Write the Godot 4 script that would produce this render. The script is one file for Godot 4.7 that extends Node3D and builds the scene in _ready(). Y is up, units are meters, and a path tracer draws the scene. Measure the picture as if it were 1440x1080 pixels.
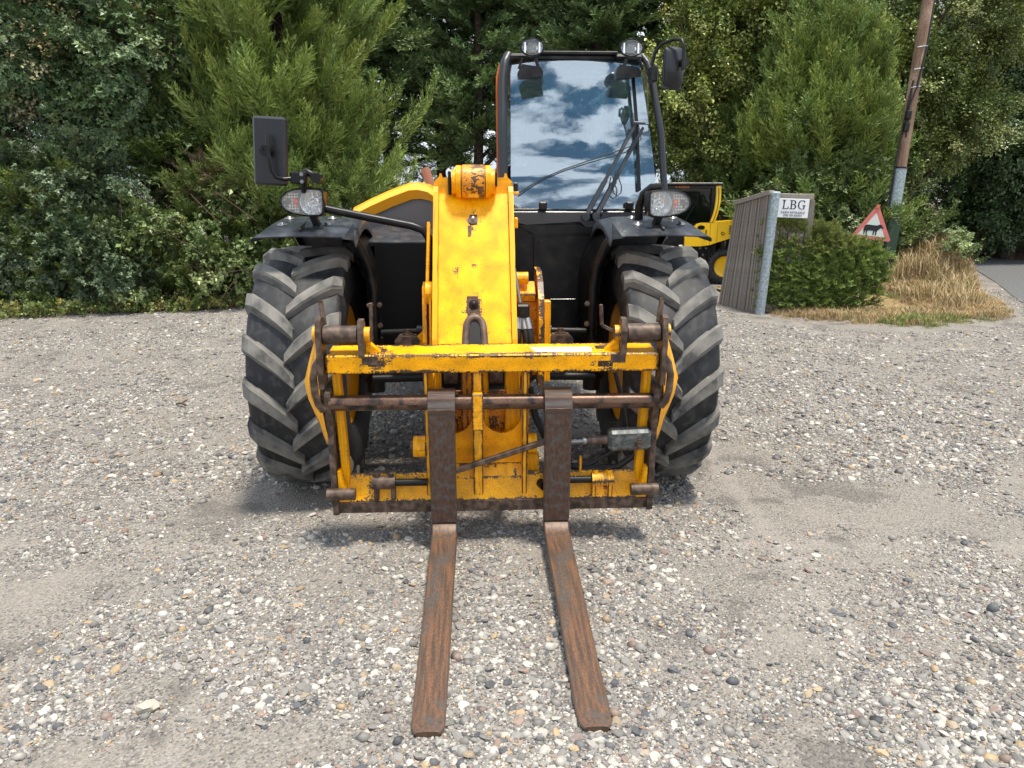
extends Node3D

# ---------------------------------------------------------------- mesh collector
class MB:
	var v := PackedVector3Array()
	var n := PackedVector3Array()
	var t := PackedVector2Array()
	func tri(a: Vector3, b: Vector3, c: Vector3, hint: Vector3, ua := Vector2.ZERO, ub := Vector2.ZERO, uc := Vector2.ZERO) -> void:
		var m := (b - a).cross(c - a)
		if m.length_squared() < 1e-16:
			return
		m = m.normalized()
		if m.dot(hint) < 0.0:
			m = -m
			v.append_array([a, b, c]); t.append_array([ua, ub, uc])
		else:
			v.append_array([a, c, b]); t.append_array([ua, uc, ub])
		n.append_array([m, m, m])
	func quad(a: Vector3, b: Vector3, c: Vector3, d: Vector3, hint: Vector3, u0 := Vector2.ZERO, u1 := Vector2.ONE) -> void:
		tri(a, b, c, hint, u0, Vector2(u1.x, u0.y), u1)
		tri(a, c, d, hint, u0, u1, Vector2(u0.x, u1.y))
	func stri(p: Array, nn: Array, uu: Array) -> void:
		var m: Vector3 = (p[1] - p[0]).cross(p[2] - p[0])
		var o := [0, 2, 1] if m.dot(nn[0] + nn[1] + nn[2]) > 0.0 else [0, 1, 2]
		for k in o:
			v.append(p[k]); n.append(nn[k]); t.append(uu[k])
	func squad(a: Vector3, b: Vector3, c: Vector3, d: Vector3, na: Vector3, nb: Vector3, nc: Vector3, nd: Vector3, ua := Vector2.ZERO, ub := Vector2(1, 0), uc := Vector2.ONE, ud := Vector2(0, 1)) -> void:
		stri([a, b, c], [na, nb, nc], [ua, ub, uc])
		stri([a, c, d], [na, nc, nd], [ua, uc, ud])
	# box with chamfered edges
	func box(xf: Transform3D, size: Vector3, bev := 0.004) -> void:
		var h := size * 0.5
		bev = minf(bev, minf(h.x, minf(h.y, h.z)) * 0.45)
		var P := func(s: Vector3, w: int) -> Vector3:
			var q := Vector3(s.x * (h.x - bev), s.y * (h.y - bev), s.z * (h.z - bev))
			q[w] = s[w] * h[w]
			return xf * q
		for w in 3:
			var i := (w + 1) % 3
			var j := (w + 2) % 3
			if size[i] < size[j]:
				var k := i
				i = j
				j = k
			for sg in [-1.0, 1.0]:
				var c := []
				for q in [[-1, -1], [1, -1], [1, 1], [-1, 1]]:
					var s := Vector3.ZERO
					s[w] = sg; s[i] = q[0]; s[j] = q[1]
					c.append(P.call(s, w))
				var hint := Vector3.ZERO
				hint[w] = sg
				quad(c[0], c[1], c[2], c[3], xf.basis * hint)
		for w in 3:
			var i := (w + 1) % 3
			var j := (w + 2) % 3
			for a in [-1.0, 1.0]:
				for b in [-1.0, 1.0]:
					var s0 := Vector3.ZERO
					s0[i] = a; s0[j] = b; s0[w] = -1.0
					var s1 := s0
					s1[w] = 1.0
					var hint := s0
					hint[w] = 0.0
					quad(P.call(s0, i), P.call(s1, i), P.call(s1, j), P.call(s0, j), xf.basis * hint, Vector2(0, 0.0), Vector2(1, 0.03))
		for a in [-1.0, 1.0]:
			for b in [-1.0, 1.0]:
				for c in [-1.0, 1.0]:
					var s := Vector3(a, b, c)
					tri(P.call(s, 0), P.call(s, 1), P.call(s, 2), xf.basis * s)
	func bx(x0: float, x1: float, y0: float, y1: float, z0: float, z1: float, bev := 0.004) -> void:
		box(Transform3D(Basis(), Vector3((x0 + x1) * 0.5, (y0 + y1) * 0.5, (z0 + z1) * 0.5)), Vector3(absf(x1 - x0), absf(y1 - y0), absf(z1 - z0)), bev)
	# a flat bar between two points, w across (along side), h the other way
	func bar(a: Vector3, b: Vector3, w: float, h: float, side := Vector3.RIGHT, bev := 0.003) -> void:
		var d := (b - a)
		var y := d.normalized()
		var x := (side - y * side.dot(y)).normalized()
		box(Transform3D(Basis(x, y, x.cross(y)), (a + b) * 0.5), Vector3(w, d.length(), h), bev)
	func tube(p: Array, r, sides := 10, caps := true) -> void:
		var cnt := p.size()
		var rings := []
		var norms := []
		var x := Vector3.ZERO
		for k in cnt:
			var d: Vector3 = (p[mini(k + 1, cnt - 1)] - p[maxi(k - 1, 0)]).normalized()
			if x == Vector3.ZERO:
				x = d.cross(Vector3.UP if absf(d.y) < 0.9 else Vector3.RIGHT).normalized()
			x = (x - d * x.dot(d)).normalized()
			var y := d.cross(x)
			var rr: float = r[k] if r is Array else r
			var ring := []
			var nr := []
			for s in sides:
				var a := TAU * s / sides
				var o := x * cos(a) + y * sin(a)
				nr.append(o)
				ring.append(p[k] + o * rr)
			rings.append(ring)
			norms.append(nr)
		for k in cnt - 1:
			for s in sides:
				var e := (s + 1) % sides
				var u0 := float(k) / (cnt - 1)
				var u1 := float(k + 1) / (cnt - 1)
				var v0 := float(s) / sides
				var v1 := float(s + 1) / sides
				squad(rings[k][s], rings[k + 1][s], rings[k + 1][e], rings[k][e], norms[k][s], norms[k + 1][s], norms[k + 1][e], norms[k][e], Vector2(u0, v0), Vector2(u1, v0), Vector2(u1, v1), Vector2(u0, v1))
		if caps:
			for k in [0, cnt - 1]:
				var d: Vector3 = (p[0] - p[1]) if k == 0 else (p[cnt - 1] - p[cnt - 2])
				for s in sides:
					tri(p[k], rings[k][s], rings[k][(s + 1) % sides], d)
	func rod(a: Vector3, b: Vector3, r, sides := 14) -> void:
		tube([a, b], r, sides)
	# profile (radius, height) turned round the local y axis
	func lathe(pf: Array, xf: Transform3D, seg := 24, smooth := true) -> void:
		var m := pf.size()
		var pn := []
		for k in m:
			var d: Vector2 = pf[mini(k + 1, m - 1)] - pf[maxi(k - 1, 0)]
			pn.append(Vector2(d.y, -d.x).normalized())
		for k in m - 1:
			var a: Vector2 = pf[k]
			var b: Vector2 = pf[k + 1]
			var fl := Vector2(b.y - a.y, a.x - b.x).normalized()
			var qa: Vector2 = pn[k] if smooth else fl
			var qb: Vector2 = pn[k + 1] if smooth else fl
			for s in seg:
				var c0 := cos(TAU * s / seg)
				var s0 := sin(TAU * s / seg)
				var c1 := cos(TAU * (s + 1) / seg)
				var s1 := sin(TAU * (s + 1) / seg)
				var g := func(q: Vector2, cc: float, ss: float) -> Vector3: return Vector3(q.x * cc, q.y, q.x * ss)
				squad(xf * g.call(a, c0, s0), xf * g.call(b, c0, s0), xf * g.call(b, c1, s1), xf * g.call(a, c1, s1),
					xf.basis * g.call(qa, c0, s0), xf.basis * g.call(qb, c0, s0), xf.basis * g.call(qb, c1, s1), xf.basis * g.call(qa, c1, s1),
					Vector2(float(s) / seg, float(k) / m), Vector2(float(s) / seg, float(k + 1) / m), Vector2(float(s + 1) / seg, float(k + 1) / m), Vector2(float(s + 1) / seg, float(k) / m))
	# polygon in local xy pushed from z0 to z1
	func prism(poly: Array, z0: float, z1: float, xf := Transform3D()) -> void:
		var pp := PackedVector2Array(poly)
		var r := Rect2(pp[0], Vector2.ZERO)
		for q in pp:
			r = r.expand(q)
		var ids := Geometry2D.triangulate_polygon(pp)
		for side in [[z0, -1.0], [z1, 1.0]]:
			for k in range(0, ids.size(), 3):
				var a := pp[ids[k]]
				var b := pp[ids[k + 1]]
				var c := pp[ids[k + 2]]
				tri(xf * Vector3(a.x, a.y, side[0]), xf * Vector3(b.x, b.y, side[0]), xf * Vector3(c.x, c.y, side[0]), xf.basis * Vector3(0, 0, side[1] * signf(z1 - z0)), (a - r.position) / r.size, (b - r.position) / r.size, (c - r.position) / r.size)
		var cw := 1.0 if Geometry2D.is_polygon_clockwise(pp) else -1.0
		for k in pp.size():
			var a := pp[k]
			var b := pp[(k + 1) % pp.size()]
			var o := Vector2(a.y - b.y, b.x - a.x) * cw
			quad(xf * Vector3(a.x, a.y, z0), xf * Vector3(b.x, b.y, z0), xf * Vector3(b.x, b.y, z1), xf * Vector3(a.x, a.y, z1), xf.basis * Vector3(o.x, o.y, 0), Vector2(float(k) / pp.size(), 0), Vector2(float(k + 1) / pp.size(), 0.06))
	# rows of points made into a sheet of some thickness; out points to the visible side
	func sheet(rows: Array, thick: float, out: Vector3) -> void:
		var R := rows.size()
		var C: int = rows[0].size()
		var nn := []
		for i in R:
			var line := []
			for j in C:
				var a: Vector3 = rows[mini(i + 1, R - 1)][j] - rows[maxi(i - 1, 0)][j]
				var b: Vector3 = rows[i][mini(j + 1, C - 1)] - rows[i][maxi(j - 1, 0)]
				var m := a.cross(b).normalized()
				line.append(m if m.dot(out) >= 0.0 else -m)
			nn.append(line)
		var g := func(i: int, j: int, k: float) -> Vector3: return rows[i][j] - nn[i][j] * k
		for i in R - 1:
			for j in C - 1:
				for k in ([0.0, thick] if thick > 0.0 else [0.0]):
					var f := 1.0 if k == 0.0 else -1.0
					squad(g.call(i, j, k), g.call(i + 1, j, k), g.call(i + 1, j + 1, k), g.call(i, j + 1, k), nn[i][j] * f, nn[i + 1][j] * f, nn[i + 1][j + 1] * f, nn[i][j + 1] * f,
						Vector2(float(i) / (R - 1), float(j) / (C - 1)), Vector2(float(i + 1) / (R - 1), float(j) / (C - 1)), Vector2(float(i + 1) / (R - 1), float(j + 1) / (C - 1)), Vector2(float(i) / (R - 1), float(j + 1) / (C - 1)))
		if thick > 0.0:
			for i in R - 1:
				for j in [0, C - 1]:
					quad(g.call(i, j, 0.0), g.call(i + 1, j, 0.0), g.call(i + 1, j, thick), g.call(i, j, thick), rows[i][j] - rows[i][1 if j == 0 else C - 2], Vector2.ZERO, Vector2(1, 0.05))
			for j in C - 1:
				for i in [0, R - 1]:
					quad(g.call(i, j, 0.0), g.call(i, j + 1, 0.0), g.call(i, j + 1, thick), g.call(i, j, thick), rows[i][j] - rows[1 if i == 0 else R - 2][j], Vector2.ZERO, Vector2(1, 0.05))
	func bolt(at: Vector3, dir: Vector3, r := 0.013, h := 0.012) -> void:
		tube([at, at + dir * h * 0.3], r * 1.5, 12)
		tube([at + dir * h * 0.3, at + dir * h], r, 6)
	func mesh() -> ArrayMesh:
		var a := []
		a.resize(Mesh.ARRAY_MAX)
		a[Mesh.ARRAY_VERTEX] = v
		a[Mesh.ARRAY_NORMAL] = n
		a[Mesh.ARRAY_TEX_UV] = t
		var m := ArrayMesh.new()
		m.add_surface_from_arrays(Mesh.PRIMITIVE_TRIANGLES, a)
		return m

# loose leaves: flat triangles with a colour each corner, no normals kept
class LB:
	var v := PackedVector3Array()
	var c := PackedColorArray()
	func tri(a: Vector3, b: Vector3, d: Vector3, ca: Color, cb: Color, cd: Color) -> void:
		v.append_array([a, b, d]); c.append_array([ca, cb, cd])
	func mesh() -> ArrayMesh:
		var a := []
		a.resize(Mesh.ARRAY_MAX)
		a[Mesh.ARRAY_VERTEX] = v
		a[Mesh.ARRAY_COLOR] = c
		var m := ArrayMesh.new()
		m.add_surface_from_arrays(Mesh.PRIMITIVE_TRIANGLES, a)
		return m

var rng := RandomNumberGenerator.new()
var taken := {}
var M := {}

func rf(a: float, b: float) -> float:
	return rng.randf_range(a, b)

func rdir() -> Vector3:
	return Vector3(rng.randfn(), rng.randfn(), rng.randfn()).normalized()

func numbered(s: String) -> String:
	taken[s] = taken.get(s, 0) + 1
	return s if taken[s] == 1 else "%s_%03d" % [s, taken[s] - 1]

func tag(o: Node, label: String, category := "", group := "", kind := "") -> void:
	if label: o.set_meta("label", label)
	if category: o.set_meta("category", category)
	if group: o.set_meta("group", group)
	if kind: o.set_meta("kind", kind)

func thing(called: String, label: String, category: String, at := Vector3.ZERO, group := "") -> Node3D:
	var o := Node3D.new()
	o.name = numbered(called)
	add_child(o)
	o.position = at
	tag(o, label, category, group)
	return o

func part(called: String, parent: Node, at := Vector3.ZERO) -> Node3D:
	var o := Node3D.new()
	o.name = called
	parent.add_child(o, true)
	o.position = at
	return o

func obj(called: String, m, mat: Material, parent: Node = self) -> MeshInstance3D:
	var o := MeshInstance3D.new()
	o.name = numbered(called) if parent == self else called
	o.mesh = m.mesh() if not m is Mesh else m
	o.material_override = mat
	parent.add_child(o, true)
	return o

func struct(called: String, m, mat: Material, label: String) -> MeshInstance3D:
	var o := obj(called, m, mat)
	tag(o, label, "", "", "structure")
	return o

func swarm(called: String, parent: Node, m: Mesh, mat: Material, xs: Array, cs: Array) -> MultiMeshInstance3D:
	var mm := MultiMesh.new()
	mm.transform_format = MultiMesh.TRANSFORM_3D
	mm.use_colors = true
	mm.mesh = m
	mm.instance_count = xs.size()
	for k in xs.size():
		mm.set_instance_transform(k, xs[k])
		mm.set_instance_color(k, cs[k])
	var o := MultiMeshInstance3D.new()
	o.name = numbered(called) if parent == self else called
	o.multimesh = mm
	o.material_override = mat
	parent.add_child(o, true)
	return o

# ---------------------------------------------------------------- materials
func lin(r: float, g: float, b: float) -> Color:
	return Color(r, g, b).linear_to_srgb()

func mat(col: Color, rough := 0.6, metal := 0.0) -> StandardMaterial3D:
	var m := StandardMaterial3D.new()
	m.albedo_color = col
	m.roughness = rough
	m.metallic = metal
	return m

func noise(seed_: int, freq: float, oct := 4, type := FastNoiseLite.TYPE_SIMPLEX_SMOOTH) -> FastNoiseLite:
	var f := FastNoiseLite.new()
	f.seed = seed_
	f.frequency = freq
	f.noise_type = type
	f.fractal_type = FastNoiseLite.FRACTAL_FBM if oct > 1 else FastNoiseLite.FRACTAL_NONE
	f.fractal_octaves = oct
	return f

func ramp(stops: Array) -> Gradient:
	var g := Gradient.new()
	var o := PackedFloat32Array()
	var c := PackedColorArray()
	for s in stops:
		o.append(s[0]); c.append(s[1])
	g.offsets = o
	g.colors = c
	return g

func ntex(f: FastNoiseLite, size: int, g: Gradient = null) -> NoiseTexture2D:
	var t := NoiseTexture2D.new()
	t.width = size
	t.height = size
	t.seamless = true
	t.noise = f
	t.color_ramp = g
	return t

func tri3(m: StandardMaterial3D, scale: float, world := false) -> StandardMaterial3D:
	m.uv1_triplanar = true
	m.uv1_world_triplanar = world
	m.uv1_scale = Vector3.ONE * scale
	return m

# paint that has chipped, most along the edges of the piece
func worn(w: int, h: int, seed_: int, edge: float, amount: float, base: Color, stains := []) -> ImageTexture:
	var d := PackedByteArray()
	d.resize(w * h * 3)
	var big := noise(seed_, 0.02, 4)
	var fine := noise(seed_ + 1, 0.11, 3)
	var speck := noise(seed_ + 2, 0.32, 1)
	var tone := noise(seed_ + 3, 0.008, 3)
	var rust := Color(0.27, 0.20, 0.15)
	var k := 0
	for y in h:
		for x in w:
			var e := float(mini(mini(x, w - 1 - x), mini(y, h - 1 - y)))
			var b := big.get_noise_2d(x, y)
			var f := fine.get_noise_2d(x, y)
			var s := b * 0.55 + f * 0.6 + edge * exp(-e / 7.0) + edge * 0.35 * exp(-e / 26.0)
			for q in stains:
				var dd := Vector2((x - q[0]) / q[2], (y - q[1]) / q[3]).length()
				s += q[4] * exp(-dd * dd)
			var c := base * (1.0 + 0.17 * tone.get_noise_2d(x, y) + 0.05 * f)
			if s > 0.72 - amount:
				c = rust * (1.0 + 0.8 * f + 0.5 * b)
			elif s > 0.66 - amount:
				c = c.lerp(Color(0.98, 0.80, 0.45), 0.5)
			elif speck.get_noise_2d(x, y) + b * 0.35 > 0.80 - amount * 0.5:
				c = c.lerp(rust, 0.8)
			elif f < -0.42:
				c = c.lerp(rust, 0.12)
			d[k] = clampi(int(c.r * 255.0), 0, 255)
			d[k + 1] = clampi(int(c.g * 255.0), 0, 255)
			d[k + 2] = clampi(int(c.b * 255.0), 0, 255)
			k += 3
	return ImageTexture.create_from_image(Image.create_from_data(w, h, false, Image.FORMAT_RGB8, d))

func streaks(w: int, h: int, seed_: int, a: Color, b: Color, c: Color, sx: float, sy: float) -> ImageTexture:
	var d := PackedByteArray()
	d.resize(w * h * 3)
	var long := noise(seed_, 1.0, 4)
	var blot := noise(seed_ + 1, 0.012, 4)
	var fine := noise(seed_ + 2, 0.2, 2)
	var k := 0
	for y in h:
		for x in w:
			var l := long.get_noise_2d(x * sx, y * sy)
			var p := blot.get_noise_2d(x, y)
			var q := a.lerp(b, clampf(0.5 + l * 1.3, 0, 1)).lerp(c, clampf(p * 2.2, 0, 1)) * (1.0 + 0.25 * fine.get_noise_2d(x, y))
			d[k] = clampi(int(q.r * 255.0), 0, 255)
			d[k + 1] = clampi(int(q.g * 255.0), 0, 255)
			d[k + 2] = clampi(int(q.b * 255.0), 0, 255)
			k += 3
	return ImageTexture.create_from_image(Image.create_from_data(w, h, false, Image.FORMAT_RGB8, d))

func tmat(tex: Texture2D, rough := 0.5, metal := 0.0) -> StandardMaterial3D:
	var m := mat(Color.WHITE, rough, metal)
	m.albedo_texture = tex
	return m

func leafmat(rough := 0.55, back := Color(0.25, 0.3, 0.08)) -> StandardMaterial3D:
	var m := mat(Color.WHITE, rough)
	m.vertex_color_use_as_albedo = true
	m.backlight_enabled = true
	m.backlight = back
	m.cull_mode = BaseMaterial3D.CULL_DISABLED
	return m

func make_materials() -> void:
	var Y := Color(0.955, 0.655, 0.0)
	M.yellow = mat(Y, 0.38)
	M.yellow.albedo_texture = worn(256, 256, 5, 0.35, 0.10, Color(1, 1, 1))
	M.yellow.albedo_texture = worn(256, 256, 5, 0.42, 0.08, Y)
	M.yellow.albedo_color = Color.WHITE
	M.beam = tmat(worn(1024, 72, 11, 0.50, 0.08, Y, [[150, 40, 26, 14, 1.1], [860, 30, 24, 14, 1.1], [560, 70, 120, 8, 0.5], [250, 5, 60, 6, 0.5]]), 0.4)
	M.rail = tmat(worn(1024, 96, 21, 0.60, 0.13, Y, [[100, 60, 14, 18, 0.7], [900, 45, 14, 18, 0.7], [500, 80, 200, 10, 0.45]]), 0.42)
	M.plate = tmat(worn(384, 512, 31, 0.40, 0.06, Color(0.95, 0.63, 0.0), [[250, 20, 120, 22, 0.5], [60, 60, 60, 50, 0.25]]), 0.45)
	M.boom = tmat(worn(640, 320, 41, 0.30, 0.02, Y, [[158, 150, 36, 26, 1.15], [128, 138, 22, 9, 1.0], [130, 176, 26, 8, 1.0], [522, 158, 24, 18, 1.1], [472, 140, 26, 9, 0.9], [320, 160, 10, 14, 0.6], [300, 75, 16, 14, 0.6], [60, 160, 22, 70, 0.35], [400, 210, 90, 4, 0.35]]), 0.34)
	for k in ["beam", "rail", "plate", "boom", "yellow"]:
		M[k].clearcoat_enabled = true
		M[k].clearcoat = 0.12
		M[k].metallic_specular = 0.35
		M[k].clearcoat_roughness = 0.25
	M.chipped = tmat(worn(512, 128, 51, 0.7, 0.24, Y), 0.45)
	M.cleanyellow = mat(Y, 0.3)
	M.cleanyellow.clearcoat_enabled = true
	M.cleanyellow.clearcoat = 0.5
	M.greasy = tmat(worn(256, 128, 61, 0.5, 0.30, Color(0.90, 0.56, 0.04), [[128, 64, 400, 14, 0.45]]), 0.45)
	var rn := noise(71, 0.012, 6)
	M.rust = mat(Color.WHITE, 0.55, 0.25)
	M.rust.albedo_texture = ntex(rn, 512, ramp([[0.2, Color(0.21, 0.17, 0.145)], [0.45, Color(0.30, 0.24, 0.20)], [0.6, Color(0.365, 0.29, 0.24)], [0.8, Color(0.42, 0.36, 0.315)]]))
	tri3(M.rust, 3.0)
	M.fork = tmat(streaks(1024, 192, 81, Color(0.425, 0.30, 0.215), Color(0.285, 0.228, 0.19), Color(0.31, 0.28, 0.26), 0.012, 0.07), 0.5, 0.1)
	M.shank = tmat(streaks(1024, 192, 91, Color(0.35, 0.26, 0.21), Color(0.27, 0.21, 0.18), Color(0.33, 0.31, 0.295), 0.012, 0.04), 0.45, 0.2)
	M.shaft = tmat(streaks(1024, 96, 95, Color(0.42, 0.32, 0.26), Color(0.34, 0.25, 0.20), Color(0.12, 0.115, 0.115), 0.006, 0.04), 0.35, 0.45)
	M.steel = mat(Color(0.55, 0.55, 0.55), 0.35, 0.9)
	M.darksteel = mat(Color(0.12, 0.115, 0.11), 0.45, 0.5)
	M.grey_metal = tmat(streaks(256, 128, 97, Color(0.36, 0.38, 0.38), Color(0.28, 0.29, 0.29), Color(0.45, 0.46, 0.45), 0.03, 0.03), 0.45, 0.4)
	M.black = mat(Color.WHITE, 0.45)
	M.black.albedo_texture = ntex(noise(103, 0.012, 6), 512, ramp([[0.3, Color(0.045, 0.05, 0.065)], [0.58, Color(0.062, 0.065, 0.075)], [0.8, Color(0.13, 0.122, 0.112)]]))
	M.black.metallic_specular = 0.4
	M.black.roughness_texture = ntex(noise(101, 0.02, 4), 256, ramp([[0.2, Color(0.6, 0.6, 0.6)], [0.8, Color(1, 1, 1)]]))
	M.black.roughness_texture_channel = BaseMaterial3D.TEXTURE_CHANNEL_RED
	tri3(M.black, 1.5)
	M.plastic = mat(Color.WHITE, 0.42)
	M.plastic.albedo_texture = ntex(noise(105, 0.010, 6), 512, ramp([[0.3, Color(0.155, 0.17, 0.20)], [0.58, Color(0.19, 0.205, 0.235)], [0.8, Color(0.29, 0.285, 0.28)]]))
	M.pillar = mat(Color(0.095, 0.105, 0.13), 0.4)
	M.plastic.roughness_texture = M.black.roughness_texture
	tri3(M.plastic, 2.0)
	M.panel = mat(Color(0.20, 0.205, 0.22), 0.33)
	M.panel.roughness_texture = M.black.roughness_texture
	tri3(M.panel, 1.0)
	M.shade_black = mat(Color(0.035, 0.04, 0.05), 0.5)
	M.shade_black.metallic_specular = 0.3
	M.grille = mat(Color(0.40, 0.39, 0.395), 0.3)
	M.tint = mat(Color(0.05, 0.07, 0.06, 0.8), 0.3)
	M.tint.roughness = 0.04
	M.tint.transparency = BaseMaterial3D.TRANSPARENCY_ALPHA
	M.clear_plastic = mat(Color(0.86, 0.84, 0.82), 0.15)
	M.rubber = mat(Color.WHITE, 0.62)
	M.rubber.albedo_texture = ntex(noise(111, 0.012, 5), 512, ramp([[0.25, Color(0.075, 0.08, 0.095)], [0.6, Color(0.105, 0.11, 0.125)], [0.74, Color(0.20, 0.20, 0.205)]]))
	tri3(M.rubber, 2.2)
	M.lug = mat(Color.WHITE, 0.9)
	M.lug.albedo_texture = ntex(noise(121, 0.010, 6), 512, ramp([[0.22, Color(0.20, 0.20, 0.205)], [0.38, Color(0.36, 0.355, 0.345)], [0.6, Color(0.455, 0.445, 0.425)], [0.8, Color(0.50, 0.49, 0.465)]]))
	tri3(M.lug, 1.3, true)
	M.hose = mat(Color(0.07, 0.07, 0.07), 0.5)
	M.chrome = mat(Color(0.86, 0.87, 0.88), 0.14, 1.0)
	M.amber = mat(Color(0.95, 0.33, 0.04), 0.25)
	M.windscreen = mat(Color(0.62, 0.78, 0.86, 0.04), 0.0)
	M.windscreen.transparency = BaseMaterial3D.TRANSPARENCY_ALPHA
	M.windscreen.refraction_enabled = true
	M.windscreen.refraction_scale = 0.20
	M.glass = mat(Color(0.8, 0.86, 0.86, 0.08), 0.02)
	M.glass.transparency = BaseMaterial3D.TRANSPARENCY_ALPHA
	M.lens = mat(Color(0.93, 0.95, 0.95, 0.10), 0.02)
	M.lens.transparency = BaseMaterial3D.TRANSPARENCY_ALPHA
	M.white = mat(Color(0.86, 0.87, 0.88), 0.5)
	M.ink = mat(Color(0.06, 0.07, 0.09), 0.6)
	M.orange_cable = mat(Color(0.75, 0.38, 0.06), 0.5)
	M.exhaust = mat(Color(0.55, 0.40, 0.35), 0.75)
	M.seat = mat(Color(0.10, 0.11, 0.12), 0.8)
	M.bark = mat(Color.WHITE, 0.9)
	M.bark.albedo_texture = ntex(noise(131, 0.03, 5), 256, ramp([[0.3, Color(0.17, 0.14, 0.11)], [0.7, Color(0.36, 0.31, 0.26)]]))
	tri3(M.bark, 2.0)
	M.twig = mat(Color(0.30, 0.235, 0.18), 0.9)
	M.fence = tmat(streaks(512, 64, 141, Color(0.64, 0.605, 0.575), Color(0.47, 0.44, 0.42), Color(0.56, 0.505, 0.455), 0.008, 0.3), 0.9)
	M.pole = tmat(streaks(1024, 128, 151, Color(0.56, 0.45, 0.365), Color(0.42, 0.33, 0.27), Color(0.63, 0.53, 0.45), 0.006, 0.2), 0.85)
	M.galv = mat(Color.WHITE, 0.5, 0.3)
	M.galv.albedo_texture = ntex(noise(161, 0.05, 4), 256, ramp([[0.3, Color(0.50, 0.55, 0.57)], [0.7, Color(0.66, 0.71, 0.73)]]))
	tri3(M.galv, 2.0)
	M.green_cover = mat(Color(0.17, 0.26, 0.19), 0.55)
	M.conifer = leafmat(0.6, Color(0.22, 0.28, 0.05))
	M.leaf = leafmat(0.42, Color(0.30, 0.36, 0.10))
	M.dry = leafmat(0.9, Color(0.3, 0.25, 0.12))

# ---------------------------------------------------------------- setup
func _ready() -> void:
	rng.seed = 20240817
	var cam := Camera3D.new()
	cam.name = "camera"
	cam.fov = 53.13
	cam.near = 0.05
	cam.far = 2000.0
	cam.position = Vector3(0, 1.6, 0)
	cam.rotation_degrees = Vector3(-14.43, 0, 0)
	cam.current = true
	add_child(cam)
	var env := Environment.new()
	env.background_mode = Environment.BG_SKY
	env.tonemap_mode = Environment.TONE_MAPPER_LINEAR
	env.tonemap_exposure = 1.26
	env.sdfgi_enabled = true
	env.ssao_enabled = true
	env.ssil_enabled = true
	var sky := ProceduralSkyMaterial.new()
	sky.sky_top_color = Color(0.33, 0.50, 0.66)
	sky.sky_horizon_color = Color(0.86, 0.90, 0.94)
	sky.sky_curve = 0.14
	sky.ground_bottom_color = Color(0.34, 0.33, 0.31)
	sky.ground_horizon_color = Color(0.55, 0.56, 0.55)
	var cf := noise(7, 0.0075, 6)
	cf.fractal_gain = 0.56
	cf.domain_warp_enabled = true
	cf.domain_warp_amplitude = 45.0
	cf.domain_warp_frequency = 0.006
	var ci := cf.get_seamless_image(1024, 2048)
	ci.resize(4096, 2048, Image.INTERPOLATE_CUBIC)
	var cover := Image.create_empty(4096, 2048, false, Image.FORMAT_LA8)
	var src := ci.get_data()
	var lut := PackedByteArray()
	for k in 256:
		lut.append(int(255.0 * smoothstep(0.30, 0.56, k / 255.0)))
	var dst := PackedByteArray()
	dst.resize(4096 * 2048 * 2)
	dst.fill(255)
	for k in 4096 * 1100:
		dst[k * 2 + 1] = lut[src[k]]
	cover = Image.create_from_data(4096, 2048, false, Image.FORMAT_LA8, dst)
	sky.sky_cover = ImageTexture.create_from_image(cover)
	sky.sky_cover_modulate = Color(1.12, 1.12, 1.12)
	var sk := Sky.new()
	sk.sky_material = sky
	env.sky = sk
	env.background_energy_multiplier = 0.86
	var we := WorldEnvironment.new()
	we.name = "world"
	we.environment = env
	add_child(we)
	var sun := DirectionalLight3D.new()
	sun.name = "sun"
	sun.light_energy = 1.55
	sun.light_color = Color(1.0, 0.965, 0.905)
	sun.light_angular_distance = 9.0
	sun.shadow_enabled = true
	sun.sky_mode = DirectionalLight3D.SKY_MODE_LIGHT_ONLY
	add_child(sun)
	sun.look_at_from_position(Vector3(0.16, 0.97, 0.13) * 20.0, Vector3.ZERO)
	make_materials()
	build_ground()
	build_fence()
	build_plants()
	build_machine()
	build_loader()
	build_roadside()
	build_small()

# ---------------------------------------------------------------- the telehandler
const WR := 0.65

func tread_lug(side: float, outer_sign: float) -> MB:
	# one bar of the chevron tread: from just past the middle out to the shoulder; axis along x, front of the wheel is +z
	var m := MB.new()
	var rows := []
	var N := 7
	for k in N:
		var s := float(k) / (N - 1)
		var u := side * (-0.022 + 0.29 * s)
		var ang := (0.345 * pow(s, 0.85) - 0.17)
		var half := (0.033 + 0.009 * s) / WR
		if k == 0:
			half *= 0.72
		var rt := WR - 0.010 * s * s - (0.0 if s < 0.95 else 0.028)
		var rb := 0.612 - 0.02 * s * s - (0.0 if s < 0.8 else 0.03)
		var sh := -0.10 * s * s * 0.2
		var row := []
		for q in [[-half * 1.5, rb], [-half * 1.12, rt - 0.011], [-half * 0.82, rt], [half * 0.82, rt], [half * 1.12, rt - 0.011], [half * 1.5, rb]]:
			var a: float = ang + q[0] + sh
			row.append(Vector3(u, sin(a) * q[1], cos(a) * q[1]))
		rows.append(row)
	for k in N - 1:
		for j in 5:
			var mid: Vector3 = (rows[k][j] + rows[k + 1][j + 1]) * 0.5
			var hint := Vector3(0, mid.y, mid.z).normalized()
			if j < 2: hint = Vector3(0, -1, 0) + hint * 0.4
			if j > 2: hint = Vector3(0, 1, 0) + hint * 0.4
			m.quad(rows[k][j], rows[k + 1][j], rows[k + 1][j + 1], rows[k][j + 1], hint)
	for e in [0, N - 1]:
		for j in 4:
			m.tri(rows[e][0], rows[e][j + 1], rows[e][mini(j + 2, 5)], Vector3(-side if e == 0 else side, 0, 0))
	return m

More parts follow.
